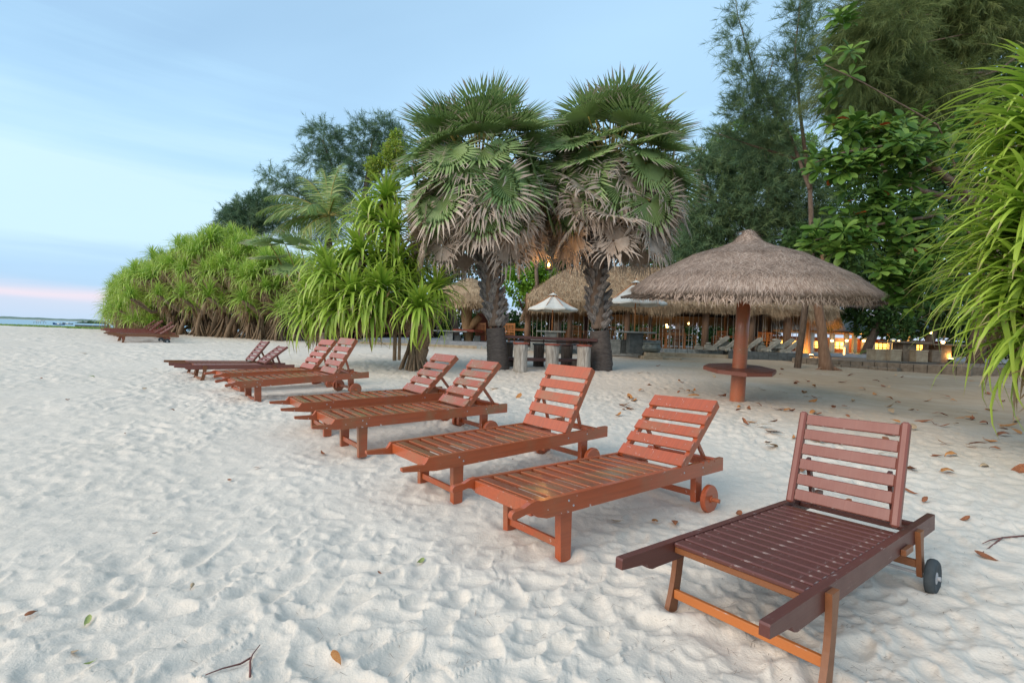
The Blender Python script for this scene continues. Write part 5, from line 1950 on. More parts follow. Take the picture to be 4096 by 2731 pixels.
# broad-leaved masses at the back
Yq = 36.0
for (lab, px0, bl, n, sz, m) in (
        ('dense dark leafy tree behind the right fan palm', 2700, [(2640, 760, 1.6), (2700, 840, 2.0), (2660, 950, 2.2), (2760, 980, 2.2), (2600, 1030, 2.0), (2720, 1080, 2.0), (2760, 690, 1.0), (2820, 620, .8)], 15000, .24, 'broad'),
        ('bright green leafy tree seen over the dark she-oak', 3000, [(2980, 540, 1.4), (3080, 560, 1.5), (2900, 620, 1.6), (3180, 600, 1.5), (3000, 680, 2.0)], 9000, .26, 'bright'),
        ('dark leafy tree behind the left fan palm and straw parasol', 1830, [(1720, 900, 1.6), (1800, 980, 1.9), (1900, 1030, 2.0), (1750, 1080, 1.9), (1990, 1050, 1.6), (2060, 980, 1.7), (1860, 900, 1.6), (2000, 900, 1.6)], 13000, .26, 'broad'),
        ('dark leafy tree behind the gap between the fan palms', 2230, [(2150, 900, 1.6), (2230, 960, 1.9), (2300, 1020, 1.9), (2180, 1040, 1.8), (2280, 880, 1.5), (2200, 780, 1.3), (2330, 950, 1.5)], 12000, .26, 'broad'),
        ('spreading dark tree over the lit building', 3450, [(3300, 1130, 1.9), (3400, 1060, 2.1), (3500, 1120, 2.1), (3620, 1080, 2.2), (3380, 1220, 1.4), (3480, 1230, 1.6), (3600, 1230, 1.8), (3720, 1180, 2.0), (3700, 1290, 1.5), (3580, 1310, 1.2), (3460, 1310, .9), (3820, 1230, 1.8), (3900, 1120, 2.0), (3320, 1280, .9), (3640, 1000, 2.0), (3800, 1020, 2.0)], 44000, .26, 'broad'),
        ('dark tree closing the view above the sea almond', 3700, [(3350, 700, 2.2), (3480, 640, 2.2), (3620, 620, 2.4), (3780, 640, 2.4), (3920, 680, 2.4), (3420, 850, 2.4), (3580, 820, 2.5), (3740, 820, 2.5), (3900, 860, 2.5), (4060, 800, 2.6), (4050, 1000, 2.6), (3340, 960, 2.0), (3500, 980, 2.2), (3550, 480, 2.0), (3750, 460, 2.0), (3950, 480, 2.2)], 46000, .30, 'broad'),
        ('tall dark leafy tree filling the upper right behind the hanging sprays', 3900, [(3420, 420, 1.0), (3520, 300, 1.2), (3640, 200, 1.4), (3780, 120, 1.5), (3920, 80, 1.6), (4060, 60, 1.6), (3560, 460, 1.2), (3700, 360, 1.4), (3860, 280, 1.5), (4020, 240, 1.6), (3480, 560, 1.1), (3640, 520, 1.3), (3800, 480, 1.4), (3980, 420, 1.5), (4100, 380, 1.5), (3400, 200, .7), (3470, 90, .8), (3600, 60, 1.0)], 30000, .20, 'broad')):
    if lab.startswith('tall dark'):
        Yq = 21.0
    b0 = gp(px0, Yq)
    bb = [B(x_, y_, Yq + random.uniform(-1.5, 1.5), r_) for x_, y_, r_ in bl]
    tp = max(bb, key=lambda q_: q_[0][2])[0]
    ls_ = [([b0 - (0, 0, .3), (b0 + tp) / 2 + (.3, 0, .3), tp], [.32, .24, .06])]
    for q_ in bb[::3]:
        ls_.append(([(b0 * .55 + tp * .45), (b0 * .3 + q_[0] * .7), q_[0]], [.14, .09, .03]))
    tree('leafy_tree', lab, 'tree', b0, ls_, [leaf_mass(bb, n, sz)], M[m], GT)
# hedge closing the view behind the pavilion
for (lab, pxs, Yh, hgt) in (('clipped dark hedge bush behind the left part of the pavilion', (1650, 1740, 1830, 1920, 2010, 2100, 2190), 41, 3.0), ('dark green bush behind the middle of the pavilion', (2280, 2380, 2480, 2580, 2680, 2780), 42, 3.2), ('dark green bush behind the right part of the pavilion', (2880, 2960, 3040), 42, 2.6), ('dark green bush beyond the lit building at the right edge', (3900, 4000, 4100, 4200, 4300), 36, 3.4)):
    b0 = gp(pxs[len(pxs) // 2], Yh)
    bb = [(gp(p_, Yh) + (0, 0, hgt * .45 + random.uniform(-.2, .3)), hgt * .6) for p_ in pxs]
    tree('bush', lab, 'bush', b0, [([b0 - (0, 0, .2), b0 + (0, 0, hgt)], [.1, .05])] + [([gp(p_, Yh) - (0, 0, .1), gp(p_, Yh) + (0, 0, hgt * .8)], [.06, .03]) for p_ in pxs], [leaf_mass(bb, 2600 * len(pxs), .26)], M['broad'], 'bushes behind the pavilion')
# bright bush with the crooked stem between the huts
b0 = gp(2110, 26.5)
bb = [B(2060, 1140, 26.5, .7), B(2120, 1120, 26.5, .8), B(2170, 1150, 26.5, .6), B(2100, 1190, 26.5, .7), B(2050, 1090, 26.5, .5), B(2190, 1100, 26.5, .6), B(2150, 1080, 26.5, .6)]
tree('bush', 'bright green bush with a crooked grey stem left of the pavilion roof', 'bush', b0, [([b0 - (0, 0, .2), at(2108, 1290, 26.5), at(2120, 1190, 26), at(2148, 1140, 25.8), at(2145, 1080, 25.8), at(2160, 1000, 26)], [.16, .14, .12, .11, .10, .06]), ([at(2110, 1290, 26.5), at(2060, 1150, 26.5)], [.08, .03])], [leaf_mass(bb, 6500, .17)], M['bright'])


# ---- sea almond: big paddle leaves in whorls
def paddle(seed):
    r = random.Random(seed)
    v, f, t_ = [], [], []
    pr = [(0, .012), (.12, .05), (.35, .16), (.60, .235), (.82, .215), (.95, .11), (1.0, .02)]
    cv = r.uniform(.10, .30)
    for x, w in pr:
        z = -cv * x * x
        v += [(x, -w, z + w * .35), (x, 0, z), (x, w, z + w * .35)]
        t_ += [x] * 3
    for k in range(len(pr) - 1):
        a = 3 * k
        f += [(a, a + 3, a + 4, a + 1), (a + 1, a + 4, a + 5, a + 2)]
    return np.array(v), np.array(f), np.array(t_), r.random()


PADG, PADR = [], []
for k in range(8):
    v, f, t_, r_ = paddle(k)
    me = np_mesh('leaf', v, f, {'t': t_, 'rnd': np.full(len(v), k / 7)}, True)
    me.materials.append(M['almond'])
    PADG.append(me)
for k in range(3):
    v, f, t_, r_ = paddle(50 + k)
    me = np_mesh('leaf', v, f, {'t': t_, 'rnd': np.full(len(v), k / 2)}, True)
    me.materials.append(M['almondred'])
    PADR.append(me)


def sea_almond():
    rs = random.Random(12)
    Yb = 10.9
    b0 = gp(3980, Yb + 1.5)
    root = thing('sea_almond_tree', 'sea almond tree with big paddle leaves and a few red ones, right of the parasol', 'tree', b0)
    limbs = [[(3980, 1400, 1.5), (3960, 1000, 1.2), (3900, 800, .8), (3700, 640, .2), (3520, 590, -.2), (3380, 610, -.4), (3260, 650, -.5)],
             [(3960, 1000, 1.2), (3760, 860, .3), (3500, 900, -.2), (3260, 960, -.4)],
             [(3970, 1150, 1.2), (3800, 1080, .4), (3650, 1120, -.1), (3560, 1150, -.3)],
             [(3900, 800, .8), (3750, 500, .5), (3450, 330, .2), (3300, 260, 0)], [(3960, 1100, 1.2), (3900, 960, .2), (3850, 900, -.2)]]
    for i, l in enumerate(limbs):
        n = len(l)
        MB().tube(np.array([at(x, y, Yb + d) for x, y, d in l]) - b0 - ((0, 0, 0)), np.linspace(.13 if i == 0 else (.022 if i == 3 else .06), .010, n), 7, wob=.05).build('trunk' if i == 0 else 'limb', M['bark'], root, True)
    zones = [((3300, 3620, 470, 600), 22, (-.3, .7)), ((3600, 3900, 440, 640), 22, (.0, 1.0)), ((3300, 3560, 700, 880), 26, (-.2, .8)), ((3560, 3700, 940, 1060), 14, (-.3, .5)), ((3240, 3480, 590, 700), 24, (-.7, .0)), ((3400, 3700, 520, 680), 44, (-.5, .6)), ((3560, 3800, 600, 800), 22, (-.2, 1.0)), ((3240, 3520, 890, 1010), 34, (-.7, .1)), ((3420, 3720, 780, 960), 24, (-.3, .8)),
             ((3520, 3760, 1040, 1150), 30, (-.6, .2)), ((3620, 3960, 1060, 1280), 26, (-.2, .8)), ((3680, 3960, 820, 1060), 26, (0, 1.0)), ((3260, 3420, 200, 480), 9, (-.2, .6)), ((3330, 3420, 60, 180), 5, (0, .6)), ((3500, 3640, 1150, 1200), 8, (-.4, .3))]
    used, extra = 0, []
    for (x0, x1, y0, y1), cnt, (d0, d1) in zones:
        for k in range(cnt):
            c = at(rs.uniform(x0, x1), rs.uniform(y0, y1), Yb + rs.uniform(d0, d1)) - b0
            ax = unit(np.array((rs.uniform(-.8, .3), rs.uniform(-.9, .1), rs.uniform(.2, 1.))))
            A = frame(unit(np.cross(ax, (.2, .9, .4))), ax)
            nl = rs.randrange(7, 12)
            for q_ in range(nl):
                a = q_ * 2.39996 + rs.uniform(-.3, .3)
                el = R(rs.uniform(0, 50))
                d = np.array(A.to_3x3() @ Vector((math.cos(a) * math.cos(el), math.sin(a) * math.cos(el), math.sin(el))))
                red = rs.random() < .035
                me = rs.choice(PADR if red else PADG)
                L = rs.uniform(.22, .36)
                Mx = Matrix.Translation(Vector(c) + Vector(d) * .03) @ frame(d - (0, 0, .15), ax * .7 + np.array((0, -.3, .6))) @ Matrix.Scale(L, 4)
                if used < 290 and (red or rs.random() < .33):
                    used += 1
                    o = obj('leaf', me, None, root)
                    o.matrix_local = Mx
                elif not red:
                    vv = np.empty(len(me.vertices) * 3, np.float32)
                    me.vertices.foreach_get('co', vv)
                    vv = vv.reshape(-1, 3) @ np.array(Mx)[:3, :3].T + np.array(Mx)[:3, 3]
                    ff = np.array([p.vertices[:] for p in me.polygons])
                    extra.append((vv, ff, np.zeros(len(vv)), np.full(len(vv), rs.random())))
    blade_obj('more_leaves', extra, M['almond'], root)


sea_almond()

# ---- leaning trunk on the sand right of the parasol
lt = ground(3308, 1478)
Yl = float(lt[1])
tr_ = thing('leaning_tree', 'leaning bare brown trunk right of the parasol, its top hidden by the thatch', 'tree', lt)
MB().tube(np.array([lt - (0, 0, .25), at(3300, 1440, Yl), at(3292, 1380, Yl), at(3285, 1300, Yl), at(3272, 1220, Yl), at(3262, 1120, Yl), at(3300, 1000, Yl)]) - lt, [.27, .19, .155, .15, .145, .13, .08], 12, wob=.06).build('trunk', M['post'], tr_, True)
for sx, sy in ((-.5, -.1), (.45, -.25), (.2, .4)):
    MB().tube([(0, 0, .12), (sx * .5, sy * .5, .04), (sx, sy, -.06)], [.10, .06, .03], 7).build('root', M['post'], tr_, True)
bb = [B(3262, 1080, Yl + .5, .8), B(3330, 1010, Yl + .5, 1.0), B(3230, 980, Yl + .8, .9)]
blade_obj('crown', [(v - lt, f, a, b) for v, f, a, b in [leaf_mass(bb, 3500, .2)]], M['broad'], tr_)

# ================================================================== things on the terrace
def market_umbrella(label, px, papex, peave, pfoot, Y, half_px):
    ap, ev, ft = at(px, papex, Y), at(px, peave, Y), at(px + 3, pfoot, Y)
    hw = half_px * Y / FPX
    root = thing('market_umbrella', label, 'umbrella', ft, group='cream market umbrellas')
    za, ze = ap[2] - ft[2], ev[2] - ft[2]
    ns = 8
    ring = [(hw * math.cos(2 * math.pi * (k + .5) / ns), hw * math.sin(2 * math.pi * (k + .5) / ns)) for k in range(ns)]
    for k in range(ns):
        a, b = ring[k], ring[(k + 1) % ns]
        v = []
        for s in (.14, .4, .7, 1.0):
            z = za - .06 + (ze - za + .06) * s - .05 * math.sin(math.pi * s)
            for u in (0, .5, 1):
                x, y = a[0] + (b[0] - a[0]) * u, a[1] + (b[1] - a[1]) * u
                v.append((x * s, y * s, z - (.035 * s if u == .5 else 0)))
        v += [(v[9 + u][0], v[9 + u][1], v[9 + u][2] - .06) for u in range(3)]
        f = [(3 * r_ + c_, 3 * r_ + c_ + 1, 3 * r_ + c_ + 4, 3 * r_ + c_ + 3) for r_ in range(4) for c_ in range(2)]
        MB().add(v, f).build('canopy_panel', M['canvas'], root)
        MB().tube([(a[0] * .1, a[1] * .1, za - .1), (a[0] * .98, a[1] * .98, ze - .03)], .012, 5).build('rib', M['teak'], root)
    MB().lathe([(.001, za + .03), (.05, za - .01), (hw * .17, za - .09)], 8).build('vent_cap', M['canvas'], root)
    MB().lathe([(.001, za + .10), (.022, za + .07), (.015, za + .02)], 8).build('finial', M['teak'], root)
    MB().tube([(0, 0, -.3), (0, 0, za - .02)], .026, 8).build('pole', M['teak'], root, True)


market_umbrella('cream market umbrella between the two fan palms', 2205, 1172, 1236, 1325, 20.6, 104)
market_umbrella('cream market umbrella half covered by the thatched parasol', 2535, 1122, 1212, 1325, 19.4, 122)


def stone_table(label, px0, px1, ptop, pbot, Y, lx0, lx1, m1, m2, grp='stone tables on the terrace'):
    a, b = at(px0, ptop, Y), at(px1, ptop, Y)
    g = at((lx0 + lx1) / 2, pbot, Y)
    root = thing('stone_table', label, 'table', (g[0], Y, g[2]), group=grp)
    h = a[2] * .5 + b[2] * .5 - g[2]
    hw = (b[0] - a[0]) / 2
    MB().box((-hw, -.4, h - .06), (hw, .55, h), .01).build('table_top', m1, root)
    w0, w1 = at(lx0, pbot, Y)[0] - g[0], at(lx1, pbot, Y)[0] - g[0]
    MB().box((w0, -.2, -.05), (w1, .35, h - .062), .01).build('pedestal', m2, root)


def stone_seat(label, px0, px1, ptop, pbot, Y, m, grp='stone block seats'):
    a, b = at(px0, pbot, Y), at(px1, pbot, Y)
    t_ = at(px0, ptop, Y)
    root = thing('stone_block', label, 'stool', (a[0], Y, a[2]), group=grp)
    w, h = b[0] - a[0], t_[2] - a[2]
    MB().box((0, 0, -.05), (w, .5, h - .052), .01).build('block', m, root)
    MB().box((-.012, -.012, h - .05), (w + .012, .512, h), .01).build('seat_slab', m, root)


stone_table('grey stone table under the umbrella between the palms', 2148, 2260, 1323, 1392, 20.6, 2179, 2224, M['greystone'], M['greystone'])
stone_table('grey stone table under the right market umbrella', 2466, 2612, 1326, 1408, 19.4, 2512, 2566, M['greystone'], M['darkstone'])
stone_table('grey stone counter table left of the small straw parasol', 1705, 1850, 1321, 1378, 25.0, 1780, 1812, M['greystone'], M['greystone'])
stone_seat('pale stone block seat left of the right umbrella table', 2426, 2482, 1357, 1406, 19.9, M['greystone'])
stone_seat('dark stone block seat beside the right umbrella table', 2484, 2511, 1358, 1408, 19.9, M['darkstone'])
stone_seat('stone block seat behind the bronze cauldron', 2568, 2640, 1360, 1412, 20.2, M['greystone'])
stone_seat('stone block seat left of the small straw parasol trunk', 1760, 1790, 1341, 1376, 24.9, M['greystone'])
stone_seat('dark stone block seat just left of the small straw parasol trunk', 1815, 1842, 1341, 1376, 24.9, M['darkstone'])
stone_seat('dark stone block seat right of the small straw parasol trunk', 1895, 1920, 1343, 1378, 24.9, M['darkstone'])
stone_seat('pale stone block seat under the bar, behind the pale stools', 2124, 2172, 1352, 1388, 20.9, M['greystone'])
stone_seat('pale stone block seat behind the bar, right of the umbrella table', 2226, 2264, 1352, 1389, 20.9, M['greystone'])
# right-hand platform set
YR = 18.6
stone_table('brown stone table on the right platform, left of the two', 3549, 3688, 1366, 1440, YR, 3594, 3648, M['brownstone'], M['brownstone'])
stone_table('brown stone table on the right platform, partly behind screw pine leaves', 3690, 3812, 1375, 1446, YR, 3742, 3786, M['brownstone'], M['brownstone'])
stone_seat('leftmost stone block seat on the right platform', 3503, 3557, 1396, 1436, YR - .3, M['tanstone'])
stone_seat('second stone block seat on the right platform', 3562, 3606, 1397, 1438, YR - .5, M['tanstone'])
stone_seat('third stone block seat on the right platform', 3664, 3712, 1400, 1442, YR - .5, M['tanstone'])
stone_seat('stone block seat nearest the screw pine leaves on the right platform', 3728, 3764, 1400, 1443, YR - .5, M['brownstone'])

# ---- bronze cauldron on a stepped stone base
cb = at(2605, 1441, 19.2)
ca = thing('stone_pedestal', 'stepped tan stone base under the bronze cauldron', 'pedestal', cb)
hb = at(2605, 1409, 19.2)[2] - cb[2]
MB().box((-.42, -.35, -.15), (.36, .4, hb * .55), .015).build('lower_stone', M['tanstone'], ca)
MB().box((-.30, -.28, hb * .55), (.28, .3, hb), .015).build('upper_stone', M['tanstone'], ca)
MB().box((.37, -.20, -.15), (1.15, .5, hb * .45), .015).build('side_stone', M['tanstone'], ca)
M['bronze'] = simple('weathered_bronze', (.09, .105, .095), (.20, .22, .195), 9, .6, (1, 1, 1), .4, .008)
co = at(2605, 1409, 19.2)
cau = thing('cauldron', 'round grey-green bronze cauldron with a ring handle on the stone base', 'cauldron', co)
hh = at(2605, 1371, 19.2)[2] - co[2]
MB().lathe([(.001, 0), (.20, .01), (.32, .06), (.375, hh * .35), (.375, hh * .55), (.32, hh * .80), (.295, hh * .88), (.36, hh * .93), (.36, hh), (.29, hh), (.27, hh * .85), (.001, hh * .5)], 28).build('bowl', M['bronze'], cau, True)
MB().tube([(-.27 + .07 * math.cos(a), -.27, hh * .55 + .07 * math.sin(a)) for a in np.linspace(0, 2 * math.pi, 15)], .014, 6, cap=False).build('ring_handle', M['bronze'], cau, True)


# ---- teak armchairs and tables under the pavilion roof
def make_chair(label, px, Y, rz, h=1.0, w=.58):
    p = at(px, 1395, Y)
    root = thing('armchair', label, 'chair', (p[0], Y, FZ), rz, group='teak armchairs under the pavilion')
    s = w / 2
    for x in (-s + .025, s - .025):
        part('leg', 'cl1', bx((-.025, -.025, 0), (.025, .025, .66), .004), M['teak'], root, (x, -.24, 0))
        part('leg', 'cl2', bx((-.025, -.025, 0), (.025, .025, 1.0), .004), M['teak'], root, (x, .24, 0), (R(-5), 0, 0))
        part('armrest', 'ca', bx((-.03, -.29, 0), (.03, .27, .025), .004), M['teak'], root, (x, 0, .661))
    part('seat', 'cs', bx((-s + .05, -.26, -.03), (s - .05, .26, 0), .005), M['teak'], root, (0, 0, .44))
    part('top_rail', 'ct', bx((-s + .05, -.014, -.09), (s - .05, .014, 0), .004), M['teak'], root, (0, .325, .985))
    part('back_rail', 'cr', bx((-s + .05, -.014, -.05), (s - .05, .014, 0), .004), M['teak'], root, (0, .29, .56))
    for k in range(6):
        part('back_slat', 'cbs', bx((-.02, -.008, 0), (.02, .008, .345), .002), M['teak'], root, (-s + .10 + (w - .2) * k / 5, .291, .555), (R(-5), 0, 0))
    part('apron', 'cap', bx((-s + .05, -.01, -.07), (s - .05, .01, 0), .003), M['teak'], root, (0, -.235, .41))


def make_table(label, px, Y, w, d=.9, h=.76):
    p = at(px, 1395, Y)
    root = thing('dining_table', label, 'table', (p[0], Y, FZ), 0, group='teak tables under the pavilion')
    MB().box((-w / 2, -d / 2, h - .035), (w / 2, d / 2, h), .005).build('table_top', M['teak'], root)
    MB().box((-w / 2 + .05, -d / 2 + .03, h - .125), (w / 2 - .05, -d / 2 + .055, h - .036), .003).build('apron', M['teak'], root)
    for x in (-w / 2 + .06, w / 2 - .06):
        for y in (-d / 2 + .06, d / 2 - .06):
            MB().box((x - .04, y - .04, 0), (x + .04, y + .04, h - .036), .004).build('leg', M['teak'], root)


make_table('teak table with an armchair on either side behind the cauldron', 2690, 23.6, 1.0)
make_chair('teak armchair on the left of the table behind the cauldron', 2628, 23.4, R(-75))
make_chair('teak armchair on the right of the table behind the cauldron', 2757, 23.4, R(80))
make_chair('teak armchair behind the right umbrella table, its slatted back showing', 2575, 24.2, R(175))
make_chair('teak armchair with its back to the right palm trunk', 2432, 24.2, R(185))
make_chair('teak armchair half hidden behind the cauldron table', 2705, 25.2, R(10))
make_table('teak table in the shade left of the right palm trunk', 2300, 25.5, 1.1)
make_chair('teak armchair seen between umbrella pole and right palm', 2298, 24.4, R(178))
make_chair('teak armchair in the shade right of the left palm trunk', 2035, 24.8, R(180))
make_table('teak table in the shade right of the left palm trunk', 2075, 26.0, 1.2)
make_chair('teak armchair in the shade left of the left palm trunk', 1925, 25.8, R(170))
make_chair('teak armchair just right of the parasol pole, in shade', 3035, 25.6, R(185))
make_chair('teak armchair second right of the parasol pole, in shade', 3075, 25.6, R(178))
make_chair('teak armchair left of the parasol pole behind the carved figures', 2875, 25.6, R(182))
make_table('long teak table behind the carved figures', 2940, 27.0, 2.0)


# ---- carved pale figures lying along the planter
def figure(label, px, py, Y, s, ang, kind):
    p = at(px, py, Y)
    root = thing('stone_figure', label, 'sculpture', p, group='pale carved stone figures on the planter')
    if kind == 0:        # long flat neck rising to the right with a round end, small lobes at its foot
        pts = [(-.42, .02), (-.30, -.01), (-.10, -.02), (.10, .06), (.40, .30), (.72, .52), (.92, .68), (.97, .80), (.90, .88), (.78, .86), (.50, .66), (.18, .38), (.0, .24), (-.25, .22), (-.42, .16)]
        MB().prism([(x * s, z * s) for x, z in pts][::-1], -.11 * s, .11 * s).build('neck', M['palestone'], root)
        for x, z, r_ in ((-.02, -.02, .12), (.16, -.03, .10)):
            MB().lathe([(.001, -r_ * s), (r_ * s * .8, -r_ * s * .6), (r_ * s, 0), (r_ * s * .8, r_ * s * .6), (.001, r_ * s)], 12, (x * s, -.10 * s, z * s + .02)).build('lobe', M['palestone'], root, True)
    else:                # squat block body with a lobed top
        pts = [(-.45, 0), (.45, 0), (.5, .25), (.42, .42), (.2, .40), (.05, .55), (-.25, .58), (-.45, .50), (-.52, .2)]
        MB().prism([(x * s, z * s) for x, z in pts][::-1], -.2 * s, .2 * s).build('body', M['palestone'], root)
        MB().lathe([(.001, 0), (.22 * s, .02), (.26 * s, .12 * s), (.2 * s, .2 * s), (.001, .22 * s)], 12, (-.15 * s, 0, .55 * s)).build('cap', M['palestone'], root, True)


for k, (lab, px, py, s, kind) in enumerate((
        ('upright pale stone figure left of the pavilion post on the planter', 2838, 1398, .62, 1),
        ('pale stone neck rising just right of the pavilion post', 2852, 1396, 1.0, 0),
        ('squat pale stone figure between two necks left of the parasol pole', 2895, 1385, .75, 1),
        ('grey stone neck touching the left side of the parasol pole', 2905, 1398, 1.0, 0),
        ('pale stone neck rising from the right side of the parasol pole', 2985, 1402, 1.0, 0),
        ('low pale stone body right of the parasol pole', 3050, 1406, .8, 1),
        ('short pale stone neck in the middle of the right figures', 3070, 1402, .85, 0),
        ('rounded pale stone figure behind the right necks', 3108, 1392, .8, 1),
        ('long pale stone neck, second from the right end', 3110, 1408, 1.05, 0),
        ('long grey stone neck at the right end of the planter', 3146, 1410, 1.05, 0),
        ('small pale stone figure at the left end of the planter', 2795, 1396, .5, 1))):
    figure(lab, px, py + 2, 21.45 + .18 * (k % 3), s * .72, 0, kind)

# ---- lamps that are lit in the photograph
M['bulb'] = emit('warm_bulb', (1.0, .62, .20), 9.0)
M['window'] = emit('lit_window', (1.0, .52, .08), 3.4)


def bulb(label, px, py, Y, r_=.05):
    p = at(px, py, Y)
    root = thing('light_bulb', label, 'lamp', p, group='small warm lamps in the background')
    MB().lathe([(.001, -r_), (r_ * .8, -r_ * .5), (r_, 0), (r_ * .7, r_ * .6), (r_ * .3, r_), (.001, r_)], 10).build('bulb', M['bulb'], root, True)
    MB().tube([(0, 0, r_), (0, 0, r_ * 3)], r_ * .35, 6).build('socket', M['blackmetal'], root)


for lab, px, py, Y, r_ in (('upper warm bulb of a pair just right of the right palm trunk', 2430, 1301, 29, .06), ('lower warm bulb of a pair just right of the right palm trunk', 2428, 1309, 29, .05),
                           ('upper warm bulb of a pair above the cauldron table', 2666, 1300, 29, .06), ('lower warm bulb of a pair above the cauldron table', 2668, 1309, 29, .07), ('single warm bulb left of the parasol pole', 2755, 1294, 29, .06),
                           ('small warm bulb right of the left palm trunk', 2023, 1286, 29, .04), ('warm bulb hanging above the right platform tables', 3725, 1331, 24, .06), ('warm lamp between the right platform tables', 3595, 1364, 24, .05), ('round warm lamp at the edge of the screw pine leaves', 3772, 1369, 24, .08)):
    bulb(lab, px, py, Y, r_)
for px, py, Y, e in ((2667, 1300, 28.9, 22.), (2429, 1300, 28.9, 16.), (2755, 1290, 28.9, 16.), (2023, 1284, 28.9, 14.)):
    ld = bpy.data.lights.new('bulb_light', 'POINT')
    ld.energy, ld.color, ld.shadow_soft_size = e, (1.0, .58, .22), .08
    lo = bpy.data.objects.new('bulb_light', ld)
    COL.objects.link(lo)
    lo.location = at(px, py, Y) + (0, -.25, .1)


def ground_light(label, px, py, Y, power):
    p = at(px, py, Y)
    root = thing('ground_spotlight', label, 'lamp', p, group='ground spotlights')
    MB().lathe([(.001, -.16), (.09, -.16), (.10, -.02), (.13, 0), (.12, .02), (.001, .02)], 16).build('housing', M['blackmetal'], root)
    MB().lathe([(.001, .035), (.105, .034), (.11, .022)], 16).build('lens', M['bulb'], root)
    ld = bpy.data.lights.new('spot_light', 'POINT')
    ld.energy, ld.color, ld.shadow_soft_size = power, (1.0, .48, .10), .05
    lo = bpy.data.objects.new('spot_light', ld)
    COL.objects.link(lo)
    lo.parent = root
    lo.location = (-.05, -.05, .14)


ground_light('lit ground spotlight at the foot of the flared pillar', 3243, 1420, 22.9, 70.0)
ground_light('lit ground spotlight on the platform edge by the screw pine leaves', 3803, 1437, 18.4, 10.0)
fp = at(3212, 1432, 23.6)
fl = thing('thatched_pillar', 'flared woody pillar lit from below at the right end of the pavilion', 'pillar', fp)
q_ = lambda px, py: at(px, py, 23.6) - fp
MB().tube([q_(3212, 1440), q_(3213, 1420), q_(3217, 1360), q_(3222, 1300), q_(3226, 1250), q_(3228, 1215)], [.33, .32, .26, .22, .20, .2], 14, wob=.05).build('trunk', M['post'], fl, True)


# ---- low lit building beyond the platform
def lit_building():
    Yb = 40.0
    g0, g1 = at(3085, 1428, Yb), at(3900, 1445, Yb)
    z0 = float(PT_)
    root = thing('lit_building', 'low building with glowing amber windows beyond the right platform', 'building', (g0[0], Yb, z0))
    x1 = g1[0] - g0[0]
    top = float(at(3400, 1352, Yb)[2]) - z0
    MB().box((0, .8, 0), (x1, 1.0, top), 0).build('wall', M['redwood'], root)
    MB().box((-.4, -1.6, top + .35), (x1 + .4, 4.5, top + .5), .02).build('eave_board', M['teak'], root)
    MB().prism([(-1.8, top + .5), (4.6, top + .5), (1.4, top + 2.0)], -.4, x1 + .4, (1, 2, 0)).build('roof', M['greystone'], root)
    x = .3
    k = 0
    while x < x1 - 1.5:
        w = (1.5, 1.15, 1.35)[k % 3]
        if k % 5 != 4:
            wi = MB().box((x, .72, .35), (x + w, .78, top - .35), 0).build('window', M['window'], root)
            for j in range(1, 4):
                MB().box((x + w * j / 4 - .02, .66, .35), (x + w * j / 4 + .02, .715, top - .35), 0).build('mullion', M['plank'], wi)
            MB().box((x, .66, top - .75), (x + w, .712, top - .70), 0).build('transom', M['plank'], wi)
        x += w + .35
        k += 1
    for px in (3245, 3328, 3385, 3418, 3456, 3490, 3560, 3640):
        p = at(px, 1400, Yb - 1.2)
        MB().box((p[0] - g0[0] - .14, -1.3, -.1), (p[0] - g0[0] + .14, -1.02, top + .34), .01).build('post', M['canvas'], root)
    for px in (3328, 3387, 3455, 3496):
        p = at(px, 1362, Yb - 1.6)
        bo = MB().lathe([(.001, -.10), (.09, -.08), (.11, .04), (.001, .08)], 10).build('wall_lamp', M['bulb'], root, True)
        bo.location = p - np.array((g0[0], Yb, z0))
    ld = bpy.data.lights.new('porch_light', 'POINT')
    ld.energy, ld.color, ld.shadow_soft_size = 220, (1.0, .55, .16), .4
    lo = bpy.data.objects.new('porch_light', ld)
    COL.objects.link(lo)
    lo.parent = root
    lo.location = (x1 * .42, -.4, top - .1)


lit_building()


def mushroom_lamp(label, px, py, Y):
    p = at(px, py, Y)
    root = thing('path_lamp', label, 'lamp', p, group='mushroom path lamps')
    MB().tube([(0, 0, -.1), (0, 0, .42)], .05, 8).build('stem', M['window'], root)
    MB().lathe([(.001, .54), (.12, .50), (.17, .43), (.05, .42)], 14).build('cap', M['canvas'], root, True)


mushroom_lamp('white mushroom path lamp on the platform in front of the lit building', 3376, 1416, 30)
mushroom_lamp('small glowing path lamp below the right platform table', 3572, 1392, 27)


# ---- ferns by the building
def fern(label, px, py, Y, s):
    p = at(px, py, Y)
    root = thing('fern', label, 'plant', p, group='ferns on the platform')
    for k in range(12):
        a = k * 2.39996
        n = 26
        u = np.repeat(np.linspace(.1, 1, n // 2), 2)
        d = np.array((math.cos(a), math.sin(a), 0))
        P = d * u[:, None] * s * .8 + np.array((0, 0, 1.)) * (s * (1.1 * u - .75 * u * u))[:, None]
        sd = np.cross(d, (0, 0, 1)) * np.where(np.arange(n) % 2, 1, -1)[:, None]
        v = blades(P, sd + d * .6, np.tile((0, 0, 1.), (n, 1)), .22 * s * (1.15 - u), .03 * s, .3)
        blade_obj('frond', [v], M['bright'], root, None)


fern('fern in front of the white posts of the lit building', 3436, 1420, 28, .7)
fern('small fern right of the leaning trunk', 3320, 1415, 27, .4)

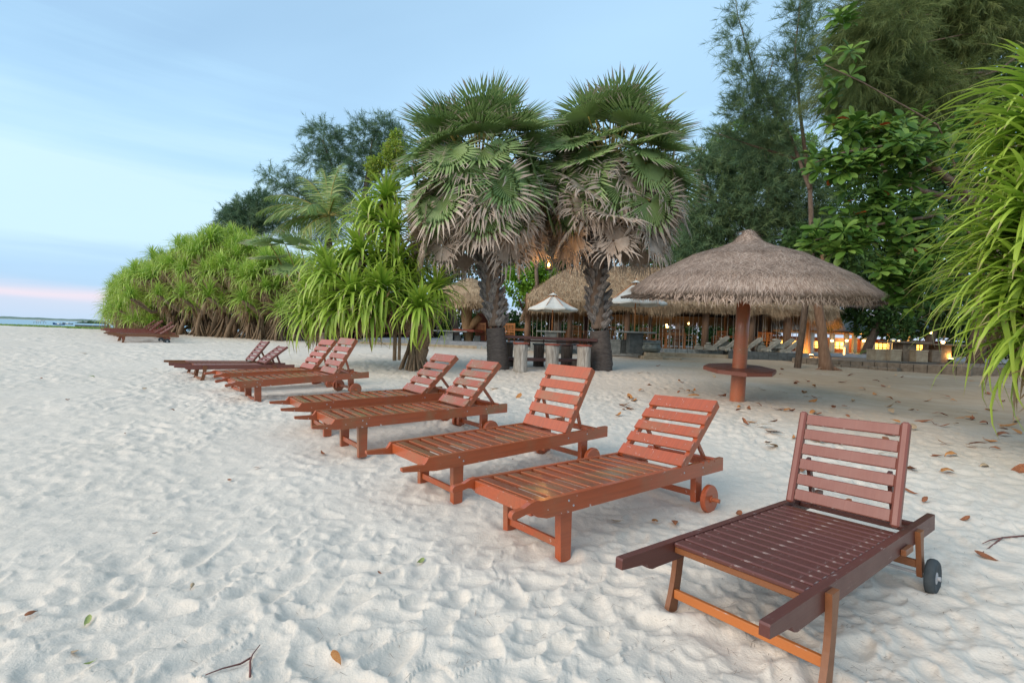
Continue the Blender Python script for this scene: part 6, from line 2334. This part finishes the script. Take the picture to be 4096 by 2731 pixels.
# ---- dark wooden railing hut behind the left hedge
b0 = gp(1230, 33)
ds = thing('wooden_shelter', 'dark red wooden railing and posts glimpsed behind the left hedge', 'shelter', b0)
for k in range(11):
    MB().box((-3.2 + k * 1.1, 0, -.1), (-3.02 + k * 1.1, .18, 2.6), .01).build('post', M['redwood'], ds)
for z in (.45, .85):
    MB().box((-3.2, .02, z), (8.0, .12, z + .10), .01).build('rail', M['redwood'], ds)
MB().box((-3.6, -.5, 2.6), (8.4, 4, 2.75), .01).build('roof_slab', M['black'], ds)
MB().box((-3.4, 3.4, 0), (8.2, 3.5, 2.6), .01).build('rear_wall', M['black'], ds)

# ================================================================== litter on the sand
M['dryleaf'] = simple('dry_fallen_leaf', (.17, .055, .025), (.34, .13, .055), 14, .75, (1, 1, 1), .3, .004)
M['dryleaf2'] = simple('orange_fallen_leaf', (.34, .12, .03), (.50, .24, .08), 14, .7, (1, 1, 1), .3, .004)
M['dryleaf3'] = simple('tan_fallen_leaf', (.32, .22, .13), (.48, .35, .22), 14, .75, (1, 1, 1), .3, .004)
M['greenleaf'] = simple('green_fallen_leaf', (.22, .28, .08), (.36, .38, .14), 14, .7, (1, 1, 1), .3, .004)


def curled(seed, curl):
    r = random.Random(seed)
    v, f = [], []
    pr = [(-.55, .005), (-.5, .008), (-.40, .06), (-.2, .17), (.08, .25), (.32, .23), (.46, .12), (.52, .01)]
    for x, w in pr:
        lift = curl * .55 * abs(x) ** 1.5 * (1 if x > 0 else r.uniform(.4, 1.2))
        for s in (-1, -.5, 0, .5, 1):
            a = s * w * 2.6 * curl
            v.append((x + r.uniform(-.015, .015), math.sin(a) / max(.2, 2.6 * curl) if curl > .1 else s * w, lift + (1 - math.cos(a)) * .32 + r.uniform(-.012, .012)))
    for k in range(len(pr) - 1):
        for q in range(4):
            a = 5 * k + q
            f.append((a, a + 5, a + 6, a + 1))
    return np_mesh('fallen_leaf', np.array(v), np.array(f), None, True)


CUR = {}
for mk in ('dryleaf', 'dryleaf2', 'dryleaf3', 'greenleaf'):
    for k in range(5):
        me = curled(k + 10, (.35, .6, .85, 1.1, 1.35)[k])
        me.materials.append(M[mk])
        CUR[(mk, k)] = me
LAB = {'dryleaf': 'curled brown fallen leaf lying on the sand', 'dryleaf2': 'curled orange fallen leaf lying on the sand', 'dryleaf3': 'pale tan fallen leaf lying on the sand', 'greenleaf': 'withered green leaf lying on the open sand'}


LEAVES = []


def drop(px, py, mk, L, rs):
    p = ground(px, py)
    z = float(sand_height(np.array([p[0]]), np.array([p[1]]))[0][0])
    o = obj('fallen_leaf', CUR[(mk, rs.randrange(5))], None)
    o.location = (p[0], p[1], z + .012)
    o.rotation_euler = (rs.uniform(-.35, .35) + (math.pi if rs.random() < .35 else 0), rs.uniform(-.35, .35), rs.uniform(0, 6.28))
    if abs(o.rotation_euler[0]) > 1.5:
        o.location.z += .05 * L / .2
    o.scale = (L, L * rs.uniform(.7, 1.05), L)
    LEAVES.append((o, mk))


rs = random.Random(99)
SPOT = [(3870, 1670), (3880, 1648), (3800, 1825), (3790, 1890), (4070, 1885), (3780, 1780), (3640, 1880), (3560, 1660), (3330, 1640), (3270, 1590), (3190, 1540), (3040, 1560), (2900, 1590), (2770, 1560), (2720, 1530), (3110, 1640), (3100, 1690), (3250, 1655), (3420, 1610), (3500, 1580), (3640, 1640), (3710, 1600), (3820, 1600), (3950, 1580), (4020, 1610), (3660, 1720), (3570, 1740), (3460, 1690), (3360, 1700), (3040, 1630), (3000, 1640), (2960, 1655), (2830, 1630), (2780, 1590), (2680, 1610), (2700, 2090), (2620, 2075), (2460, 2085), (3390, 2020), (3640, 1975), (2480, 1670), (2080, 1590), (1975, 1560), (3450, 1560), (3280, 1500), (3380, 1530), (3130, 1480), (2600, 1540), (2560, 1500), (2640, 1470), (2520, 1600), (2850, 1510), (3230, 1700), (3050, 1720), (3740, 1830), (3900, 1790), (4010, 1740), (4060, 1680), (3930, 1870), (3560, 1830), (3420, 1780), (3700, 1690), (3760, 1660), (3590, 1610), (3140, 1580), (3850, 2080), (3700, 2010), (3530, 2060), (2960, 2060), (3200, 1890), (3480, 1930), (3950, 2220)]
for k, (px, py) in enumerate(SPOT):
    mk = rs.choice(['dryleaf', 'dryleaf', 'dryleaf', 'dryleaf2', 'dryleaf3'])
    drop(px + rs.uniform(-8, 8), py + rs.uniform(-5, 5), mk, rs.uniform(.15, .25) if py < 1900 else rs.uniform(.09, .12), rs)
for k in range(90):
    px, py = rs.uniform(2450, 4090), rs.uniform(1490, 1800)
    if px < 2900 and py > 1650:
        continue
    drop(px, py, rs.choice(['dryleaf', 'dryleaf', 'dryleaf2', 'dryleaf3']), rs.uniform(.11, .23), rs)
for px, py, mk, L in ((130, 2480, 'dryleaf', .10), (350, 2490, 'greenleaf', .11), (300, 2620, 'dryleaf3', .08), (360, 2690, 'greenleaf', .06), (1345, 2650, 'dryleaf2', .13), (1680, 2250, 'greenleaf', .12), (770, 2360, 'dryleaf3', .08), (1520, 2300, 'dryleaf', .06), (620, 2140, 'dryleaf', .06), (165, 1520, 'dryleaf', .12), (270, 1608, 'dryleaf', .12), (370, 1515, 'greenleaf', .14), (690, 1645, 'dryleaf', .10), (580, 1565, 'dryleaf3', .14), (620, 1480, 'dryleaf3', .14), (330, 1420, 'dryleaf3', .2), (1290, 1810, 'dryleaf', .12), (1030, 1870, 'dryleaf', .08), (500, 1750, 'dryleaf', .06), (920, 1920, 'dryleaf', .06), (1480, 2010, 'dryleaf3', .05), (2050, 1835, 'dryleaf', .06)):
    drop(px, py, mk, L * .62 if py > 2000 else L * .8, rs)

# each leaf is told apart by colour and by how near it lies to something one can find
MARKS = [('the thatched parasol pole', 4.33, 9.2), ('the leaning bare trunk', 11.6, 17.8), ('the right fan palm trunk', 2.6, 13.9), ('the log stools', .7, 13.0), ('the back of the dark mahogany lounger', 2.25, 3.35), ('the wheel of the flecked orange lounger', 1.3, 4.0), ('the right platform kerb', 15.5, 19.3), ('the near screw pine at the right edge', 5.7, 5.6), ('the bronze cauldron', 5.6, 19.2), ('the forked twig', -1.0, 1.75), ('the stilt-rooted screw pine', -2.7, 12.9), ('the far lounger group', -14.5, 18.5), ('the last lounger of the row', -7.5, 10.4), ('the steep orange lounger', -.3, 4.3), ('the middle pair of orange loungers', -1.8, 5.6)]
ORD = ['nearest', 'second nearest', 'third nearest', 'fourth nearest', 'fifth nearest', 'sixth nearest', 'seventh nearest', 'eighth nearest', 'ninth nearest', 'tenth nearest', 'eleventh nearest', 'twelfth nearest']
by = {}
for o, mk in LEAVES:
    d = [math.hypot(o.location.x - m_[1], o.location.y - m_[2]) for m_ in MARKS]
    k = int(np.argmin(d))
    by.setdefault((mk, k), []).append((d[k], o))
for (mk, k), ls in by.items():
    ls.sort(key=lambda q: q[0])
    col = {'dryleaf': 'brown', 'dryleaf2': 'orange', 'dryleaf3': 'pale tan', 'greenleaf': 'withered green'}[mk]
    for i, (d, o) in enumerate(ls):
        lab = ('%s fallen leaf, %s to %s' % (col, ORD[i], MARKS[k][0])) if i < len(ORD) else '%s fallen leaf lying farther out around %s' % (col, MARKS[k][0])
        tag(o, lab, 'leaf', 'fallen leaves on the sand')

# ---- forked twig in the foreground and a dry stick at the right
M['twig'] = simple('reddish_twig', (.12, .05, .045), (.22, .10, .08), 9, .8)


def twig(label, runs, rr):
    p0 = ground(*runs[0][0])
    root = thing('twig', label, 'twig', p0)
    for i, run in enumerate(runs):
        pts = []
        for px, py in run:
            p = ground(px, py)
            z = float(sand_height(np.array([p[0]]), np.array([p[1]]))[0][0])
            pts.append((p[0], p[1], z + .012))
        pts = np.array(pts) - p0
        n = 10
        u = np.linspace(0, len(pts) - 1, n)
        q_ = np.stack([np.interp(u, np.arange(len(pts)), pts[:, k]) for k in range(3)], -1)
        MB().tube(q_, np.linspace(rr, rr * .4, n), 6, wob=.1).build('stem' if i == 0 else 'side_stem', M['twig'], root, True)


twig('thin forked reddish twig on the sand at the bottom edge', [[(1000, 2731), (1000, 2670), (1010, 2620), (1040, 2573)], [(1002, 2640), (960, 2665), (890, 2700), (820, 2735)]], .0045)
twig('pale dry stick lying at the right edge of the sand', [[(4096, 2150), (4010, 2155), (3960, 2170), (3930, 2180)], [(4010, 2155), (3930, 2210)]], .006)
M['debris'] = simple('casuarina_litter', (.10, .06, .04), (.24, .16, .11), 9, .9, bump=0)
n = 2600
u, w = rng.random(n), rng.random(n)
Yn = 1.7 * (14 / 1.7) ** (u ** 1.1)
Xn = (w * 1.9 - .75) * Yn * 1.05
keep = rng.random(n) < np.clip(.25 + (Xn / Yn + .3), .12, 1)
Xn, Yn = Xn[keep], Yn[keep]
zz = sand_height(Xn, Yn)[0]
n = len(Xn)
a = rng.random(n) * 6.28
nd = blades(np.stack([Xn, Yn, zz + .008], -1), np.stack([np.cos(a), np.sin(a), .08 * rng.normal(size=n)], -1), np.tile((0, 0, 1.), (n, 1)), .02 + .06 * rng.random(n) ** 2, .0016, 0., None, 2)
o = blade_obj('needle_litter', [nd], M['debris'], None)
tag(o, 'thin dry needles and bits scattered over the sand', 'litter')

# ================================================================== far left: loungers, grass, boats, shore
GF = 'sun loungers of the far group by the left hedge'
r0 = np.array((-15.45, 18.45))
stepv = np.array((-.86, .90))
FAR = [('B', 'honey wood sun lounger in front of the far group by the hedge', 38), ('B', 'second wooden sun lounger of the far group, right behind the front one', 36), ('A', 'red-brown sun lounger with a steep plank back, third of the far group', 45), ('A', 'red-brown sun lounger with a low back, fourth of the far group', 30), ('A', 'red-brown sun lounger, fifth of the far group', 47), ('A', 'red-brown sun lounger, sixth of the far group', 40), ('A', 'red-brown sun lounger at the very back of the far group', 43)]
for k, (ty, lab, al) in enumerate(FAR):
    p = r0 + stepv * k * 1.0
    th = R(51 + (k * 7) % 4)
    z = float(gz(p[1])) + .0
    if ty == 'B':
        plank_lounger(lab, GF, (p[0], p[1], th, z, 0, 0), R(al), M['legwood'], M['darkback'], M['darkback'], M['legwood'], M['legwood'], seed=30 + k)
    else:
        orange_lounger(lab, GF, (p[0] + .3, p[1] + .25, th, z - .02, 0, 0), R(al), 'point' if k % 2 else 'round', M['red'], seed=30 + k)

# low grass on the far beach crest
M['grass'] = foliage_material('beach_creeper', (.12, .22, .04), (.20, .32, .06), (.34, .40, .12), .3, .7)
n = 26000
Yg = 40 + 26 * rng.random(n)
Xg = -Yg * (1.10 - .36 * rng.random(n))
k = fbm(Xg * .25, Yg * .25, 8, 3) + .12 * (Yg - 46) / 10 + np.clip((Xg / Yg + .95) * 1.4, -.3, .3)
Xg, Yg = Xg[k > -.02], Yg[k > -.02]
n = len(Xg)
P = np.stack([Xg, Yg, sand_height(Xg, Yg)[0] - .02], -1)
D = rng.normal(size=(n, 3)) * .8 + np.array((0, 0, .8))
o = blade_obj('beach_grass', [blades(P, D, rng.normal(size=(n, 3)), .18 + .16 * rng.random(n), .09, .3)], M['grass'], None)
tag(o, 'low green creeper carpet on the far beach crest', 'grass')

# far wooded shore across the bay
M['shore'] = simple('wooded_shore', (.10, .16, .13), (.16, .22, .18), .05, .95, bump=0)  # muted blue-green stands in for haze over the bay
nx = 420
xs = np.linspace(-2600, -700, nx)
Ys = np.linspace(1750, 1080, nx)
hgt = 5.5 + 4.0 * fbm(xs * .006, xs * 0, 2, 4) * 2 + 3.0 * fbm(xs * .06, xs * 0, 3, 3) + 1.8 * fbm(xs * .3, xs * 0, 4, 2)
v, f = [], []
for k in range(nx):
    for dy, s in ((0, 0), (12, .75), (40, 1.0), (140, .5)):
        v.append((xs[k] + dy * .3, Ys[k] + dy, -.6 + max(2.0, hgt[k]) * s))
for k in range(nx - 1):
    for q in range(3):
        a = 4 * k + q
        f.append((a, a + 4, a + 5, a + 1))
o = obj('far_shore', np_mesh('far_shore', np.array(v), np.array(f), None, False), M['shore'])
tag(o, kind='structure')
v = []
f = []
for k in range(nx):
    v += [(xs[k] - 3, Ys[k] - 14, -.40), (xs[k], Ys[k] + 2, .25)]
for k in range(nx - 1):
    f.append((2 * k, 2 * k + 2, 2 * k + 3, 2 * k + 1))
o = obj('far_beach', np_mesh('far_beach', np.array(v), np.array(f)), M['sand2'] if 'sand2' in M else simple('far_sand', (.5, .45, .38), (.6, .55, .47), .02, .95, bump=0))
tag(o, kind='structure')


def boat(label, px, py, Y, L, hull, stripe, cabin=True):
    p = at(px, py, Y)
    p[2] = -.40
    root = thing('boat', label, 'boat', p, R(-8), group='boats moored off the far beach')
    secs = []
    for k in range(9):
        s = k / 8
        x = (s - .5) * L
        w = .11 * L * math.sin(math.pi * min(1, s * .9 + .1)) ** .6
        sheer = .09 * L * (abs(s - .55) * 1.9) ** 2.2
        secs.append([(x, -w, .055 * L + sheer), (x, -w * .6, .0), (x, w * .6, .0), (x, w, .055 * L + sheer)])
    v = [p_ for s_ in secs for p_ in s_]
    f = [(4 * k + q, 4 * k + 4 + q, 4 * k + 5 + q, 4 * k + 1 + q) for k in range(8) for q in range(3)] + [(0, 1, 2, 3), (32, 35, 34, 33)]
    MB().add(v, f).build('hull', hull, root, True)
    MB().add([(x_ * .97, y_ * .9, .05 * L) for s_ in secs for (x_, y_, z_) in (s_[0], s_[3])], [(2 * k, 2 * k + 2, 2 * k + 3, 2 * k + 1) for k in range(8)]).build('deck', stripe, root)
    if cabin:
        MB().box((-.1 * L, -.06 * L, .05 * L), (.06 * L, .06 * L, .12 * L), .02).build('cabin', stripe, root)
        MB().box((-.12 * L, -.07 * L, .122 * L), (.08 * L, .07 * L, .13 * L), .01).build('cabin_roof', stripe, root)
    MB().tube([(.15 * L, 0, .05 * L), (.15 * L, 0, .2 * L)], .008 * L, 6).build('mast', M['post'], root)


M['bluehull'] = simple('blue_hull_paint', (.02, .06, .16), (.03, .09, .22), 2, .5, bump=0)
M['whitepaint'] = simple('white_boat_paint', (.65, .65, .62), (.75, .75, .72), 2, .5, bump=0)
boat('dark blue wooden boat with white top off the far beach', 236, 1304, 165, 4.6, M['bluehull'], M['whitepaint'])
boat('small grey boat moored right behind the dark blue one', 272, 1303, 200, 5.0, M['greystone'], M['whitepaint'])
boat('small white boat left of the dark blue one', 162, 1296, 420, 9.0, M['whitepaint'], M['whitepaint'], False)
# pole frames on the shallow
for k, (px, lab) in enumerate(((140, 'left'), (157, 'middle'), (178, 'right'))):
    p = at(px, 1303, 190)
    p[2] = -.42
    fr = thing('pole_frame', 'thin wooden pole frame standing in the shallows, %s one' % lab, 'pole frame', p, group='pole frames in the shallows')
    for dx in (-.5, .5):
        MB().tube([(dx, 0, -.3), (dx, 0, .75)], .05, 6).build('pole', M['post'], fr)
    MB().tube([(-.5, 0, .66), (.5, 0, .62)], .035, 5).build('crossbar', M['post'], fr)
# dark jetty near the hedge end
p = at(365, 1307, 120)
p[2] = -.2
j = thing('jetty', 'low dark jetty wall beyond the grass near the hedge end', 'jetty', p)
MB().box((-3.2, -1, .0), (3.6, 1, .42), .03).build('deck', M['darkstone'], j)
for k in range(6):
    MB().box((-3 + k * 1.2, -1.1, -1), (-2.8 + k * 1.2, -1.02, .2), .01).build('pile', M['darkstone'], j)
# far trees and lamp post behind the jetty
for k, (px, py, r_) in enumerate(((318, 1291, 2.6), (334, 1290, 2.9), (352, 1291, 2.7), (372, 1290, 2.8), (390, 1291, 3.0), (412, 1291, 3.0), (360, 1284, 1.5))):
    c = at(px, py + 5, 330)
    b0 = c.copy()
    b0[2] = -.4
    tree('leafy_tree', ['leftmost far tree beyond the jetty', 'second far tree beyond the jetty', 'third far tree beyond the jetty', 'middle far tree beyond the jetty', 'fifth far tree beyond the jetty', 'far tree nearest the hedge end beyond the jetty', 'tall slim far tree above the others beyond the jetty'][k], 'tree', b0,
         [([b0, c], [.3, .1])], [leaf_mass([(c, r_ * .55), (c + (r_ * .5, 0, -.3), r_ * .45), (c - (r_ * .5, 0, .3), r_ * .45)], 700, .9)], M['needle_far'], 'far trees beyond the jetty')
p = at(337, 1303, 170)
lp = thing('lamp_post', 'thin lamp post standing beyond the jetty', 'lamp post', p)
MB().tube([(0, 0, -1), (0, 0, 1.9)], .035, 6).build('pole', M['steel'], lp)
MB().box((-.18, -.06, 1.85), (.18, .06, 1.95), .01).build('lamp_head', M['steel'], lp)


# ---- person wading far off, seen from behind
def person(px, py, Y, hgt):
    p = at(px, py, Y)
    root = thing('person', 'tiny dark figure of a person standing at the far water edge', 'person', p)
    s = hgt / 1.75
    J = {'pel': (0, 0, .95), 'chest': (0, 0, 1.30), 'neck': (0, 0, 1.47), 'head': (0, .01, 1.60), 'crown': (0, .01, 1.72), 'lhip': (-.09, 0, .90), 'lknee': (-.11, .02, .48), 'lank': (-.12, 0, .08), 'lfoot': (-.12, .14, .03), 'rhip': (.09, 0, .90), 'rknee': (.12, -.04, .48), 'rank': (.13, -.02, .08), 'rfoot': (.13, .12, .03),
         'lsh': (-.18, 0, 1.40), 'lel': (-.26, .02, 1.12), 'lwr': (-.25, .10, .88), 'lha': (-.25, .13, .79), 'rsh': (.18, 0, 1.40), 'rel': (.26, .02, 1.12), 'rwr': (.26, .09, .88), 'rha': (.26, .12, .79)}
    rad = {'pel': .14, 'chest': .15, 'neck': .06, 'head': .095, 'crown': .07, 'hip': .09, 'knee': .06, 'ank': .042, 'foot': .04, 'sh': .065, 'el': .045, 'wr': .032, 'ha': .035}
    E_ = [('pel', 'chest'), ('chest', 'neck'), ('neck', 'head'), ('head', 'crown')]
    for c in 'lr':
        E_ += [('pel', c + 'hip'), (c + 'hip', c + 'knee'), (c + 'knee', c + 'ank'), (c + 'ank', c + 'foot'), ('chest', c + 'sh'), (c + 'sh', c + 'el'), (c + 'el', c + 'wr'), (c + 'wr', c + 'ha')]
    nm = list(J)
    me = bpy.data.meshes.new('body')
    me.from_pydata([tuple(x * s for x in J[k_]) for k_ in nm], [(nm.index(a), nm.index(b)) for a, b in E_], [])
    body = obj('body', me, M['darkcloth'], root)
    md = body.modifiers.new('skin', 'SKIN')
    for k_, sv in zip(nm, me.skin_vertices[0].data):
        r_ = rad.get(k_, rad.get(k_[1:], .05)) * s
        sv.radius = (r_, r_)
        sv.use_root = k_ == 'pel'
    body.modifiers.new('sub', 'SUBSURF').render_levels = 2


M['darkcloth'] = simple('dark_swim_clothes', (.06, .04, .05), (.10, .06, .06), 5, .8, bump=0)
person(93, 1303.5, 230, 1.75)
